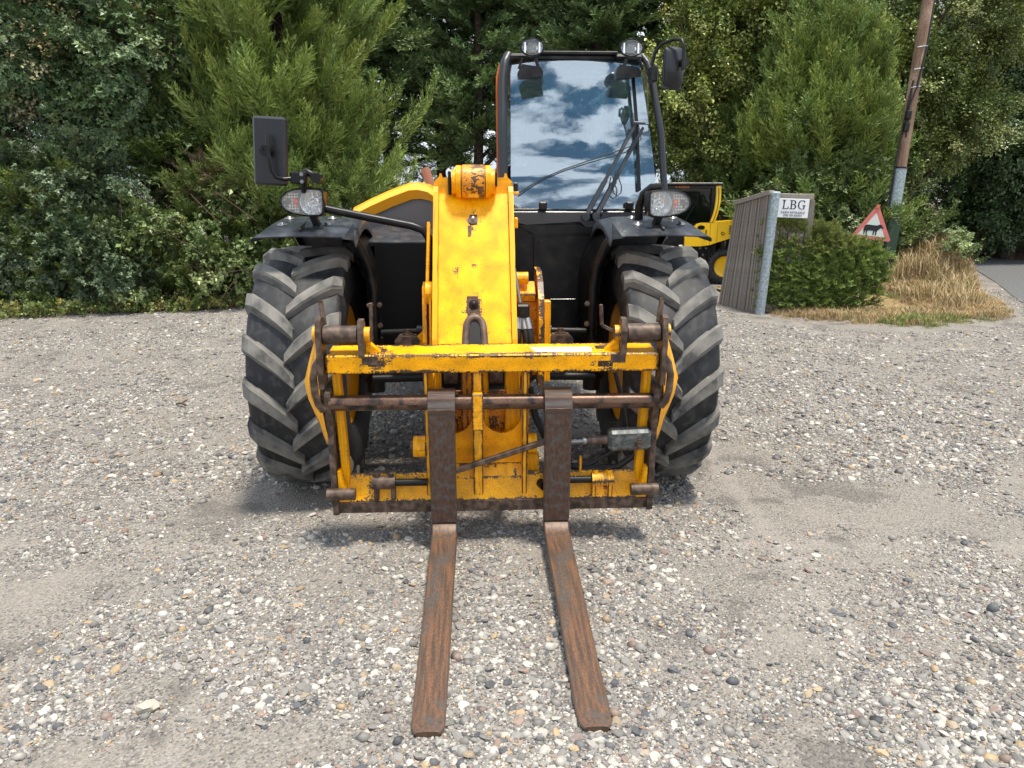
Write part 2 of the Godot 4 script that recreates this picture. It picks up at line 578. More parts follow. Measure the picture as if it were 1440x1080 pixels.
func make_wheel(parent: Node, called: String, at: Vector3, inner: float) -> Node3D:
	var w := part(called, parent, at)
	w.scale = Vector3(0.85, 1, 1)
	var ax := Transform3D(Basis(Vector3(0, 0, 1), Vector3(1, 0, 0), Vector3(0, 1, 0)), Vector3.ZERO)   # local y -> x
	var t := MB.new()
	t.lathe([Vector2(0.33, -0.215), Vector2(0.36, -0.25), Vector2(0.44, -0.278), Vector2(0.52, -0.275), Vector2(0.565, -0.262), Vector2(0.592, -0.24), Vector2(0.606, -0.17), Vector2(0.613, -0.08), Vector2(0.615, 0.0),
		Vector2(0.613, 0.08), Vector2(0.606, 0.17), Vector2(0.592, 0.24), Vector2(0.565, 0.262), Vector2(0.52, 0.275), Vector2(0.44, 0.278), Vector2(0.36, 0.25), Vector2(0.33, 0.215)], ax, 64)
	obj("tyre", t, M.rubber, w)
	var r := MB.new()
	r.lathe([Vector2(0.345, -0.235), Vector2(0.36, -0.225), Vector2(0.33, -0.20), Vector2(0.31, -0.13), Vector2(0.29, -0.05), Vector2(0.10, -0.03), Vector2(0.0, -0.03)], ax, 40)
	r.lathe([Vector2(0.345, 0.235), Vector2(0.36, 0.225), Vector2(0.33, 0.20), Vector2(0.31, 0.13), Vector2(0.29, 0.0), Vector2(0.12, 0.02), Vector2(0.0, 0.02)], ax, 40)
	obj("rim", r, M.cleanyellow, w)
	var h := MB.new()
	h.lathe([Vector2(0.0, -0.14), Vector2(0.13, -0.14), Vector2(0.15, -0.10), Vector2(0.15, 0.06), Vector2(0.11, 0.10), Vector2(0.0, 0.10)], ax, 24, false)
	for k in 10:
		var a := TAU * k / 10.0
		h.bolt(Vector3(0.06, cos(a) * 0.125, sin(a) * 0.125), Vector3.RIGHT, 0.012, 0.02)
	obj("hub", h, M.darksteel, w)
	for s in [-1.0, 1.0]:
		var lm := tread_lug(s, inner).mesh()
		for k in 17:
			var o := obj("tread_lug", lm, M.lug, w)
			o.rotation.x = TAU * (k + (0.5 if s > 0 else 0.0)) / 17.0 + 0.12
	return w

func arc(c: Vector3, r: float, a0: float, a1: float, n: int) -> Array:
	var o := []
	for k in n + 1:
		var a := lerpf(a0, a1, float(k) / n)
		o.append(c + Vector3(0, sin(a), cos(a)) * r)
	return o

func lamp_outline(w: float, h: float, s: float, inset := 0.0) -> Array:
	# blunt at the inner end, drawn out and rounded at the outer end; s is the side the outer end points to
	var o := []
	for q in [[-0.48, 0.47], [-0.3, 0.50], [-0.05, 0.515], [0.2, 0.48], [0.40, 0.37], [0.52, 0.20], [0.55, 0.02], [0.53, -0.14], [0.45, -0.29], [0.28, -0.42], [0.05, -0.49], [-0.2, -0.52], [-0.42, -0.50], [-0.49, -0.42], [-0.51, -0.1], [-0.51, 0.38]]:
		o.append(Vector2(q[0] * (w - inset * 2.0) * s, q[1] * (h - inset * 2.0)))
	return o

func ring_between(m: MB, a: Array, b: Array, za: float, zb: float) -> void:
	for k in a.size():
		var e := (k + 1) % a.size()
		m.quad(Vector3(a[k].x, a[k].y, za), Vector3(a[e].x, a[e].y, za), Vector3(b[e].x, b[e].y, zb), Vector3(b[k].x, b[k].y, zb), Vector3(a[k].x, a[k].y, 0.05) * signf(zb - za + 1e-6) * -1.0 + Vector3(0, 0, 1) * 0.1)

func make_headlight(tele: Node, at: Vector3, s: float) -> void:
	var w := 0.205
	var h := 0.135
	var L := part("headlight", tele, at)
	L.rotation.y = s * 0.06
	var o := lamp_outline(w, h, s)
	var i := lamp_outline(w, h, s, 0.008)
	var c := MB.new()
	c.prism(lamp_outline(w, h, s, 0.004), -0.10, -0.06)
	ring_between(c, o, lamp_outline(w, h, s, 0.004), 0.0, -0.08)
	ring_between(c, o, i, 0.0, 0.004)
	ring_between(c, i, lamp_outline(w, h, s, 0.012), 0.004, -0.012)
	c.bar(Vector3(-0.03 * s, -0.06, -0.06), Vector3(-0.05 * s, -0.13, -0.08), 0.035, 0.03)
	obj("housing", c, M.black, L)
	var r := MB.new()
	# round bowl of the lamp, with the bulb shade in the middle
	var bc := Vector3(-0.045 * s, 0.0, 0.0)
	var bx := Transform3D(Basis(Vector3(1, 0, 0), Vector3(0, 0, 1), Vector3(0, -1, 0)), bc)
	r.lathe([Vector2(0.062, -0.008), Vector2(0.05, -0.03), Vector2(0.034, -0.047), Vector2(0.014, -0.055), Vector2(0.0, -0.055)], bx, 20, false)
	r.prism([Vector2(-0.096 * s, -0.06), Vector2(0.015 * s, -0.06), Vector2(0.015 * s, 0.055), Vector2(-0.096 * s, 0.055)], -0.058, -0.052)
	for k in 5:
		var x := (-0.09 + k * 0.025) * s
		r.tube([Vector3(x, -0.055, -0.045), Vector3(x, -0.022, -0.036)], 0.011, 10)
		r.tube([Vector3(x, 0.03, -0.045), Vector3(x, 0.052, -0.036)], 0.010, 10)
	r.lathe([Vector2(0.0, 0.016), Vector2(0.009, 0.013), Vector2(0.016, 0.0), Vector2(0.016, -0.04)], bx.translated(Vector3(0, 0.004, -0.02)), 14)
	r.lathe([Vector2(0.0, 0.014), Vector2(0.008, 0.011), Vector2(0.013, 0.0), Vector2(0.013, -0.04)], bx.translated(Vector3(-0.012 * s, -0.03, -0.022)), 14)
	obj("reflector", r, M.chrome, L)
	var d := MB.new()
	d.prism([Vector2(0.018 * s, -0.058), Vector2(0.021 * s, -0.058), Vector2(0.021 * s, 0.058), Vector2(0.018 * s, 0.058)], -0.05, -0.004)
	obj("divider", d, M.grey_metal, L)
	var g := MB.new()
	for a in 6:
		for b in 7:
			var x := 0.032 + a * 0.0135
			var y := -0.045 + b * 0.014
			if absf(y) < 0.055 - a * 0.005 and Vector2((0.083 - x) / 1.0, y).length() > 0.019:
				g.box(Transform3D(Basis(Vector3(0, 0, 1), 0.5), Vector3(x * s, y, -0.03)), Vector3(0.0115, 0.0115, 0.010), 0.003)
	obj("indicator_prism", g, M.clear_plastic, L)
	var am := MB.new()
	am.lathe([Vector2(0.0, 0.018), Vector2(0.011, 0.014), Vector2(0.017, 0.0), Vector2(0.014, -0.02), Vector2(0.0, -0.02)], bx.translated(Vector3(0.083 * s, 0.006, -0.02)), 14)
	am.lathe([Vector2(0.0, 0.008), Vector2(0.008, 0.004), Vector2(0.01, -0.01)], bx.translated(Vector3(0.077 * s, -0.02, -0.02)), 10)
	obj("indicator_bulb", am, M.amber, L)
	var l := MB.new()
	var rows := []
	l.prism(i, 0.0, 0.003)
	obj("lens", l, M.lens, L)

func make_mudguard(tele: Node, s: float) -> void:
	var g := part("mudguard", tele)
	var rows := []
	for k in 19:
		var f := float(k) / 18.0
		var a := deg_to_rad(lerpf(62.5, 165.0, f))
		var R := 0.79
		var lip := exp(-f * 14.0)
		var row := []
		var xo := lerpf(1.055, 1.135, exp(-f * 9.0)) if f < 0.3 else 1.07
		for q in [[0.628, -0.06], [0.636, -0.012], [0.70, 0.0], [0.80, 0.004], [0.89, 0.006], [0.91, 0.006], [1.0, 0.003], [xo - 0.02, -0.002], [xo, -0.012], [xo + 0.004, -0.03 - 0.03 * (1.0 - lip)]]:
			var r: float = R + q[1] + 0.012 * lip
			row.append(Vector3(s * q[0], 0.65 + sin(a) * r, cos(a) * r))
		rows.append(row)
	var m := MB.new()
	m.sheet(rows, 0.006, Vector3(0, 1, 0.2))
	# the moulded ridge and the front fold
	m.bar(Vector3(s * 0.90, 1.452, 0.02), Vector3(s * 0.90, 1.395, 0.33), 0.014, 0.012, Vector3.RIGHT, 0.004)
	obj("guard_panel", m, M.plastic, g)
	var f := MB.new()
	f.prism([Vector2(s * 0.632, 1.425), Vector2(s * 0.632, 1.345), Vector2(s * 0.69, 1.352)], 0.368, 0.374)
	obj("front_gusset", f, M.plastic, g)
	for q in [[0.78, 0.10], [0.79, 0.22], [1.0, 0.10], [1.01, 0.22]]:
		var b := MB.new()
		var a2 := asin(q[1] / 0.79)
		b.lathe([Vector2(0.026, 0.0), Vector2(0.022, 0.004), Vector2(0.012, 0.002), Vector2(0.011, 0.010), Vector2(0.0, 0.011)], Transform3D(Basis(Vector3.RIGHT, a2), Vector3(s * q[0], 0.65 + 0.797 * cos(a2), q[1])), 12)
		obj("bolt", b, M.steel, g)
	var u := MB.new()
	# black liner under the guard and the arch that carries it
	var p := [Vector3(s * 0.74, 1.40, 0.15), Vector3(s * 0.69, 1.36, 0.15), Vector3(s * 0.645, 1.30, 0.13), Vector3(s * 0.602, 1.19, 0.11), Vector3(s * 0.585, 1.07, 0.10), Vector3(s * 0.585, 0.80, 0.10)]
	u.tube(p, 0.026, 12)
	var r2 := []
	for q in p:
		r2.append([q + Vector3(0, 0, 0.0), q + Vector3(-s * 0.02, 0.0, -0.45)])
	u.sheet(r2, 0.01, Vector3(-s, 1, 0))
	obj("arch", u, M.black, g)
	for y in [0.99, 0.88]:
		var b := MB.new()
		b.bolt(Vector3(s * 0.555, y, 0.12), Vector3(0, 0, 1), 0.010, 0.012)
		obj("arch_bolt", b, M.rust, g)

func make_work_light(tele: Node, at: Vector3) -> void:
	var L := part("work_light", tele, at)
	var ell := Basis(Vector3(1.08, 0, 0), Vector3(0, 0, 1), Vector3(0, -0.76, 0))
	var h := MB.new()
	h.lathe([Vector2(0.056, 0.006), Vector2(0.060, 0.012), Vector2(0.064, 0.0), Vector2(0.060, -0.03), Vector2(0.04, -0.065), Vector2(0.0, -0.07)], Transform3D(ell, Vector3.ZERO), 28)
	obj("housing", h, M.black, L)
	var r := MB.new()
	r.lathe([Vector2(0.056, 0.002), Vector2(0.05, -0.015), Vector2(0.03, -0.032), Vector2(0.0, -0.036)], Transform3D(ell, Vector3.ZERO), 20, false)
	for x in [-0.045, 0.035]:
		r.bx(x, x + 0.012, -0.03, 0.03, -0.02, -0.01)
	obj("reflector", r, M.chrome, L)
	var b := MB.new()
	b.bx(-0.022, 0.022, -0.03, 0.03, -0.03, -0.006)
	obj("bulb_shield", b, M.grey_metal, L)
	var g := MB.new()
	g.lathe([Vector2(0.057, 0.005), Vector2(0.03, 0.009), Vector2(0.0, 0.010)], Transform3D(ell, Vector3.ZERO), 28)
	obj("lens", g, M.lens, L)
	var k := MB.new()
	var sx := 1.0 if at.x < 0.5 else -1.0
	k.bar(Vector3(0.02 * sx, -0.05, -0.03), Vector3(0.045 * sx, -0.125, -0.03), 0.018, 0.018)
	k.bar(Vector3(-0.05 * sx, -0.05, -0.03), Vector3(-0.075 * sx, -0.11, -0.03), 0.014, 0.018)
	k.prism([Vector2(-0.055, -0.085), Vector2(0.05, -0.10), Vector2(0.065, -0.125), Vector2(0.062, -0.15), Vector2(-0.075, -0.16), Vector2(-0.08, -0.13)], -0.10, -0.02)
	obj("bracket", k, M.black, L)

func build_machine() -> void:
	var tele := thing("telehandler", "yellow and black telehandler with two rusty pallet forks lowered onto the gravel", "telehandler", Vector3(-0.155, 0, -4.2))
	tele.rotation.y = deg_to_rad(2.64)
	# wheels
	var fw := make_wheel(tele, "front_wheel", Vector3(-0.93, 0.643, 0.0), 1.0)
	for p in [["front_wheel", Vector3(0.935, 0.643, 0.0), 0.13], ["rear_wheel", Vector3(-0.93, 0.643, -2.75), 0.07], ["rear_wheel", Vector3(0.93, 0.643, -2.75), 0.21]]:
		var c := fw.duplicate()
		c.name = p[0]
		tele.add_child(c, true)
		c.position = p[1]
		c.rotation.x = p[2]
		c.scale = Vector3(0.85, 1, 1)
	for s in [-1.0, 1.0]:
		make_mudguard(tele, s)
	# axle and chassis
	var a := MB.new()
	a.tube([Vector3(-0.66, 0.64, 0), Vector3(-0.3, 0.64, 0), Vector3(-0.22, 0.66, 0), Vector3(0.22, 0.66, 0), Vector3(0.3, 0.64, 0), Vector3(0.66, 0.64, 0)], [0.10, 0.085, 0.17, 0.17, 0.085, 0.10], 16)
	for s in [-1.0, 1.0]:
		a.rod(Vector3(s * 0.60, 0.50, 0.05), Vector3(s * 0.60, 0.80, 0.05), 0.05)
		a.rod(Vector3(s * 0.28, 0.60, 0.15), Vector3(s * 0.60, 0.60, 0.17), 0.022)
		a.rod(Vector3(s * 0.55, 0.84, 0.12), Vector3(s * 0.33, 0.85, 0.14), 0.018)
		a.rod(Vector3(s * 0.36, 0.85, 0.13), Vector3(s * 0.30, 0.85, 0.13), 0.032)
	obj("front_axle", a, M.darksteel, tele)
	for s in [-1.0, 1.0]:
		var cl := part("axle_clamp", tele, Vector3(s * 0.405, 0.81, 0.2))
		var c := MB.new()
		c.prism([Vector2(-0.062, -0.03), Vector2(0.062, -0.03), Vector2(0.066, 0.005), Vector2(0.045, 0.03), Vector2(-0.045, 0.03), Vector2(-0.066, 0.005)], -0.06, 0.03)
		c.bolt(Vector3(0.0, 0.03, -0.01), Vector3.UP, 0.018, 0.03)
		obj("clamp_plate", c, M.rust, cl)
		var y := MB.new()
		y.bar(Vector3(-s * 0.03, -0.03, -0.02), Vector3(-s * 0.12, 0.05, -0.05), 0.06, 0.05, Vector3(0, 0, 1))
		obj("link_arm", y, M.yellow, cl)
	var ch := MB.new()
	ch.bx(-0.28, 0.19, 0.55, 1.1, -3.1, -0.15, 0.02)
	ch.bx(-0.66, -0.26, 0.55, 0.80, -2.4, -0.6, 0.02)
	obj("chassis", ch, M.black, tele)
	# engine side
	var e := MB.new()
	e.prism([Vector2(-0.60, 0.62), Vector2(-0.27, 0.62), Vector2(-0.27, 1.29), Vector2(-0.34, 1.295), Vector2(-0.60, 1.29)], -0.5, -0.12)
	e.prism([Vector2(-0.98, 0.75), Vector2(-0.27, 0.75), Vector2(-0.27, 1.40), Vector2(-0.90, 1.33), Vector2(-0.98, 1.2)], -2.55, -0.815)
	obj("engine_side_panel", e, M.shade_black, tele)
	var prof := [Vector2(-1.0, 1.18), Vector2(-0.90, 1.33), Vector2(-0.845, 1.40), Vector2(-0.808, 1.472), Vector2(-0.70, 1.525), Vector2(-0.58, 1.577), Vector2(-0.455, 1.622), Vector2(-0.40, 1.625), Vector2(-0.344, 1.613), Vector2(-0.285, 1.575)]
	var hood := part("engine_hood", tele)
	var rows := []
	for z in [-0.80, -0.83, -1.5, -2.3, -2.7]:
		var row := []
		for q in prof:
			var d := 0.0
			if z == -0.80: d = 0.012
			if z == -2.3: d = 0.06
			if z == -2.7: d = 0.22
			row.append(Vector3(q.x, q.y - d, z))
		rows.append(row)
	var m := MB.new()
	m.sheet(rows, 0.02, Vector3(-0.2, 1, 0))
	var lip := []
	for q in prof:
		lip.append([Vector3(q.x, q.y - 0.012, -0.80), Vector3(q.x + 0.004, q.y - 0.045, -0.74), Vector3(q.x + 0.02, q.y - 0.100, -0.775)])
	for w in 2:
		var strip := []
		for q in lip:
			strip.append([q[w], q[w + 1]])
		m.sheet(strip, 0.008, Vector3(0, 0.4, 1))
	obj("hood_shell", m, M.cleanyellow, hood)
	var gp := MB.new()
	gp.prism([Vector2(-0.86, 1.30), Vector2(-0.82, 1.42), Vector2(-0.70, 1.47), Vector2(-0.46, 1.56), Vector2(-0.40, 1.56), Vector2(-0.28, 1.50), Vector2(-0.28, 1.25), Vector2(-0.6, 1.25)], -0.82, -0.80)
	obj("hood_grille_panel", gp, M.grille, hood)
	var sl := MB.new()
	var sr := []
	for k in 7:
		var f := float(k) / 6.0
		var bump := 0.05 * exp(-pow((f - 0.55) / 0.22, 2.0))
		var x := lerpf(-0.80, -0.275, f)
		sr.append([Vector3(x, 1.325 + bump, -0.79), Vector3(x, 1.34 + bump, -0.70), Vector3(x, 1.335 + bump * 0.6, -0.4), Vector3(x + 0.02, 1.30, -0.13)])
	sl.sheet(sr, 0.02, Vector3.UP)
	obj("cowl", sl, M.plastic, hood)
	var ex := MB.new()
	ex.tube([Vector3(-0.335, 1.4, -1.25), Vector3(-0.335, 1.56, -1.25), Vector3(-0.35, 1.63, -1.25), Vector3(-0.383, 1.72, -1.26)], 0.031, 14, true)
	obj("exhaust_pipe", ex, M.exhaust, tele)
	# boom: level behind, cranked down at the nose
	var bo := part("boom", tele)
	var bm := MB.new()
	bm.bx(-0.235, 0.135, 1.27, 1.57, -3.2, 0.2, 0.012)
	obj("main_section", bm, M.yellow, bo)
	var yz := Transform3D(Basis(Vector3(0, 0, 1), Vector3(0, 1, 0), Vector3(-1, 0, 0)), Vector3.ZERO)   # polygon x -> z, depth -> -x
	var side := [Vector2(0.20, 1.55), Vector2(0.24, 1.60), Vector2(0.275, 1.60), Vector2(0.30, 1.575), Vector2(0.715, 0.915), Vector2(0.775, 0.72), Vector2(0.74, 0.40), Vector2(0.66, 0.34), Vector2(0.56, 0.42), Vector2(0.47, 0.78), Vector2(0.18, 1.22), Vector2(-0.2, 1.28), Vector2(-0.2, 1.55)]
	for x in [-0.246, 0.124]:
		var sp := MB.new()
		sp.prism(side, -x - 0.024, -x, yz)
		obj("nose_side_plate", sp, M.yellow, bo)
	var dirp := Vector3(0, 0.66, -0.42).normalized()
	var np := MB.new()
	var nb := Basis(Vector3.RIGHT, dirp, Vector3.RIGHT.cross(dirp))
	np.box(Transform3D(nb, Vector3(-0.049, 1.225, 0.487)), Vector3(0.345, 0.80, 0.016), 0.003)
	obj("nose_cover_plate", np, M.boom, bo)
	for k in [[0.50, 0.013], [0.0, 0.011]]:
		pass
	var nn := nb.z
	for q in [[1.437, M.steel], [1.056, M.darksteel]]:
		var b := MB.new()
		var c = Vector3(-0.053, 1.225, 0.487) + dirp * ((q[0] - 1.225) / dirp.y) + nn * 0.008
		b.lathe([Vector2(0.024, 0.0), Vector2(0.023, 0.006), Vector2(0.013, 0.008), Vector2(0.012, 0.018), Vector2(0.006, 0.022), Vector2(0.0, 0.022)], Transform3D(Basis(nb.x, nn, nb.x.cross(nn)), c), 14)
		obj("bolt", b, q[1], bo)
	# raised ring round the slot at the foot of the plate
	var kh := MB.new()
	var base := Vector3(-0.049, 0.93, 0.674) + nn * 0.004
	var path := []
	for k in 13:
		var an := PI * k / 12.0
		path.append(base + nb.x * cos(an) * 0.040 + dirp * (sin(an) * 0.055 + 0.028) + nn * 0.006)
	path.push_front(base + nb.x * 0.046 - dirp * 0.07 + nn * 0.006)
	path.push_back(base - nb.x * 0.046 - dirp * 0.07 + nn * 0.006)
	kh.tube(path, 0.0175, 10)
	obj("slot_ring", kh, M.rust, bo)
	var ks := MB.new()
	ks.box(Transform3D(nb, base + dirp * 0.005 + nn * 0.007), Vector3(0.058, 0.12, 0.004), 0.001)
	obj("slot", ks, M.darksteel, bo)
	for x in [-0.210, 0.112]:
		var tb := MB.new()
		tb.prism([Vector2(x - 0.009, 1.643), Vector2(x + 0.009, 1.643), Vector2(x + 0.004, 1.663), Vector2(x - 0.004, 1.663)], 0.242, 0.264)
		obj("lifting_tab", tb, M.yellow, bo)
	var cp := MB.new()
	cp.prism([Vector2(-0.246, 1.54), Vector2(-0.246, 1.605), Vector2(-0.240, 1.625), Vector2(-0.222, 1.643), Vector2(0.122, 1.643), Vector2(0.142, 1.625), Vector2(0.148, 1.605), Vector2(0.148, 1.54)], 0.24, 0.268)
	obj("nose_top_plate", cp, M.yellow, bo)
	# pin boss on top of the nose
	var kn := part("boom_head", tele)
	var xax := Transform3D(Basis(Vector3(0, 0, -1), Vector3(1, 0, 0), Vector3(0, -1, 0)), Vector3(-0.049, 1.622, 0.30))
	var dr := MB.new()
	dr.lathe([Vector2(0.0, -0.056), Vector2(0.078, -0.056), Vector2(0.081, -0.05), Vector2(0.081, 0.05), Vector2(0.078, 0.056), Vector2(0.0, 0.056)], xax, 28, false)
	obj("drum", dr, M.greasy, kn)
	for s in [-1.0, 1.0]:
		var fl := MB.new()
		fl.lathe([Vector2(0.0, 0.060), Vector2(0.078, 0.060), Vector2(0.078, 0.084), Vector2(0.06, 0.086), Vector2(0.06, 0.105), Vector2(0.0, 0.107)], xax.scaled_local(Vector3(1, s, 1)), 24, false)
		obj("flange", fl, M.yellow, kn)
	var fl2 := MB.new()
	fl2.bx(-0.172, -0.160, 1.56, 1.672, 0.20, 0.33)
	fl2.bx(0.060, 0.068, 1.60, 1.665, 0.20, 0.33)
	obj("keeper_plate", fl2, M.darksteel, kn)
	var tg := MB.new()
	tg.bx(-0.076, -0.022, 1.545, 1.60, 0.30, 0.355)
	obj("tongue", tg, M.yellow, kn)
	# small bracket on the right flange
	var br := MB.new()
	br.bx(0.150, 0.172, 1.578, 1.618, 0.25, 0.29)
	obj("flange_bracket", br, M.black, bo)
	var br2 := MB.new()
	br2.bx(0.150, 0.168, 1.40, 1.452, 0.33, 0.36)
	br2.bx(0.150, 0.176, 1.56, 1.576, 0.25, 0.29)
	obj("flange_bracket", br2, M.yellow, bo)
	# left link plates beside the nose
	var lb := part("lift_link", tele)
	var l1 := MB.new()
	l1.prism([Vector2(0.30, 0.62), Vector2(0.45, 0.62), Vector2(0.50, 0.86), Vector2(0.45, 1.12), Vector2(0.36, 1.14), Vector2(0.30, 0.95)], 0.284, 0.304, yz)
	obj("plate", l1, M.yellow, lb)
	var l2 := MB.new()
	l2.bar(Vector3(-0.266, 1.43, 0.40), Vector3(-0.277, 1.13, 0.46), 0.014, 0.06)
	l2.bar(Vector3(-0.262, 1.13, 0.47), Vector3(-0.262, 0.62, 0.56), 0.012, 0.08)
	obj("strap", l2, M.yellow, lb)
	var l3 := MB.new()
	l3.rod(Vector3(-0.285, 1.10, 0.47), Vector3(-0.25, 1.10, 0.47), 0.055, 18)
	obj("pin_boss", l3, M.yellow, lb)
	# right bracket with curved edge
	var rb := part("boom_bracket", tele)
	var r1 := MB.new()
	r1.prism([Vector2(0.05, 0.60), Vector2(0.40, 0.60), Vector2(0.40, 0.95), Vector2(0.37, 1.05), Vector2(0.30, 1.13), Vector2(0.20, 1.175), Vector2(0.05, 1.18)], -0.300, -0.272, yz)
	obj("curved_side", r1, M.chipped, rb)
	var r2 := MB.new()
	r2.bx(0.145, 0.285, 0.62, 1.05, 0.22, 0.245)
	r2.box(Transform3D(Basis(Vector3.RIGHT, 0.5), Vector3(0.20, 1.075, 0.25)), Vector3(0.13, 0.05, 0.12))
	obj("web_plate", r2, M.chipped, rb)
	var r3 := MB.new()
	r3.rod(Vector3(0.145, 1.145, 0.27), Vector3(0.225, 1.145, 0.27), 0.032, 14)
	obj("cross_tube", r3, M.yellow, rb)
	var r4 := MB.new()
	r4.bx(0.302, 0.335, 0.62, 1.04, 0.30, 0.36)
	obj("edge_bar", r4, M.yellow, rb)
	# valve and hoses to the right of the nose
	var hv := part("hydraulic_valve", tele)
	var v1 := MB.new()
	v1.bx(0.150, 0.213, 0.985, 1.055, 0.50, 0.58, 0.008)
	v1.bolt(Vector3(0.178, 1.02, 0.58), Vector3(0, 0, 1), 0.014, 0.02)
	obj("valve_block", v1, M.darksteel, hv)
	var v2 := MB.new()
	v2.rod(Vector3(0.142, 1.22, 0.50), Vector3(0.168, 1.06, 0.55), 0.009, 10)
	obj("steel_pipe", v2, M.steel, hv)
	for q in [[0.158, 0.150, 0.02], [0.178, 0.20, 0.016], [0.200, 0.222, 0.017]]:
		var hb := MB.new()
		hb.tube([Vector3(q[0], 0.99, 0.56), Vector3(lerpf(q[0], q[1], 0.6), 0.92, 0.60), Vector3(q[1], 0.85, 0.60), Vector3(q[1] - 0.01, 0.70, 0.56)], q[2], 10)
		obj("hose", hb, M.hose, hv)
		var fb := MB.new()
		fb.rod(Vector3(q[0], 0.985, 0.562), Vector3(lerpf(q[0], q[1], 0.5), 0.935, 0.592), q[2] * 1.2, 8)
		obj("fitting", fb, M.steel, hv)
	build_carriage(tele)
	build_cab(tele)
	for s in [-1.0, 1.0]:
		make_headlight(tele, Vector3(-0.884, 1.525, 0.30) if s < 0 else Vector3(0.928, 1.517, 0.30), s)
	# the bar that carries the left lamp and the stay of the right one
	var la := MB.new()
	la.tube([Vector3(-0.80, 1.495, 0.25), Vector3(-0.60, 1.455, 0.25), Vector3(-0.36, 1.408, 0.25), Vector3(-0.305, 1.388, 0.25), Vector3(-0.278, 1.35, 0.25), Vector3(-0.268, 1.29, 0.25), Vector3(-0.266, 1.1, 0.2)], 0.020, 12)
	obj("lamp_bar", la, M.black, tele)
	var ra := MB.new()
	ra.tube([Vector3(0.815, 1.38, 0.12), Vector3(0.812, 1.50, 0.14), Vector3(0.828, 1.56, 0.16), Vector3(0.86, 1.592, 0.19), Vector3(0.91, 1.595, 0.21)], 0.023, 12)
	obj("lamp_stay", ra, M.black, tele)
	# mirrors
	var ml := part("mirror", tele, Vector3(-1.012, 1.762, 0.33))
	ml.rotation = Vector3(0.0, -0.12, -0.055)
	ml.set_meta("label", "left door mirror seen from its black back")
	var mb := MB.new()
	mb.box(Transform3D(Basis(), Vector3.ZERO), Vector3(0.158, 0.315, 0.05), 0.018)
	obj("shell", mb, M.pillar, ml)
	var mg := MB.new()
	mg.bx(-0.066, 0.066, -0.145, 0.145, -0.029, -0.026, 0.001)
	obj("mirror_glass", mg, M.chrome, ml)
	var mk := MB.new()
	mk.rod(Vector3(0.0, 0.0, 0.02), Vector3(0.0, 0.0, 0.075), 0.026, 16)
	mk.bolt(Vector3(-0.012, 0.008, 0.072), Vector3(0, 0, 1), 0.007, 0.008)
	obj("clamp", mk, M.black, ml)
	var ma := part("mirror_arm", tele)
	var m1 := MB.new()
	m1.tube([Vector3(-1.008, 1.835, 0.39), Vector3(-1.006, 1.75, 0.40), Vector3(-1.0, 1.675, 0.39), Vector3(-0.985, 1.642, 0.38), Vector3(-0.95, 1.633, 0.36), Vector3(-0.88, 1.642, 0.34)], 0.010, 10)
	obj("rod", m1, M.black, ma)
	var m2 := MB.new()
	m2.bx(-0.925, -0.845, 1.612, 1.668, 0.31, 0.36, 0.006)
	m2.tube([Vector3(-0.87, 1.655, 0.33), Vector3(-0.85, 1.668, 0.33), Vector3(-0.825, 1.655, 0.33), Vector3(-0.80, 1.632, 0.33)], 0.018, 10)
	m2.rod(Vector3(-0.80, 1.638, 0.30), Vector3(-0.80, 1.638, 0.375), 0.024, 16)
	m2.rod(Vector3(-0.868, 1.62, 0.32), Vector3(-0.875, 1.575, 0.29), 0.016, 10)
	obj("hinge", m2, M.black, ma)
	for y in [1.656, 1.622]:
		var mbt := MB.new()
		mbt.bolt(Vector3(-0.868, y, 0.36), Vector3(0, 0, 1), 0.006, 0.006)
		obj("bolt", mbt, M.steel, ma)
	var mr := part("mirror", tele, Vector3(1.04, 2.215, -0.2))
	mr.rotation = Vector3(0, 0.25, -0.03)
	mr.set_meta("label", "right door mirror hung from a bent arm at the cab roof")
	var mc := MB.new()
	mc.sheet([
		[Vector3(-0.05, 0.108, -0.01), Vector3(0, 0.115, -0.01), Vector3(0.05, 0.108, -0.01)],
		[Vector3(-0.056, 0.085, 0.005), Vector3(0, 0.088, 0.03), Vector3(0.056, 0.085, 0.005)],
		[Vector3(-0.058, 0.0, 0.01), Vector3(0, 0.0, 0.05), Vector3(0.058, 0.0, 0.01)],
		[Vector3(-0.055, -0.07, 0.005), Vector3(0, -0.075, 0.035), Vector3(0.055, -0.07, 0.005)],
		[Vector3(-0.042, -0.10, -0.01), Vector3(0, -0.108, -0.01), Vector3(0.042, -0.10, -0.01)]], 0.015, Vector3(0, 0, 1))
	mc.box(Transform3D(Basis(), Vector3(0, 0.0, -0.015)), Vector3(0.116, 0.208, 0.02), 0.008)
	obj("shell", mc, M.pillar, mr)
	var md := MB.new()
	md.bx(-0.05, 0.05, -0.09, 0.09, -0.03, -0.0262, 0.001)
	obj("mirror_glass", md, M.chrome, mr)
	var me := MB.new()
	me.rod(Vector3(0.028, 0.03, 0.02), Vector3(0.028, 0.03, 0.075), 0.022, 14)
	obj("clamp", me, M.black, mr)
	var m3 := MB.new()
	m3.tube([Vector3(0.93, 2.24, -0.25), Vector3(0.945, 2.305, -0.25), Vector3(0.975, 2.345, -0.23), Vector3(1.03, 2.36, -0.18), Vector3(1.06, 2.352, -0.14), Vector3(1.072, 2.31, -0.13), Vector3(1.073, 2.20, -0.13)], 0.0095, 10)
	m3.bx(0.932, 0.97, 2.16, 2.24, -0.36, -0.25, 0.006)
	obj("mirror_arm", m3, M.black, tele)
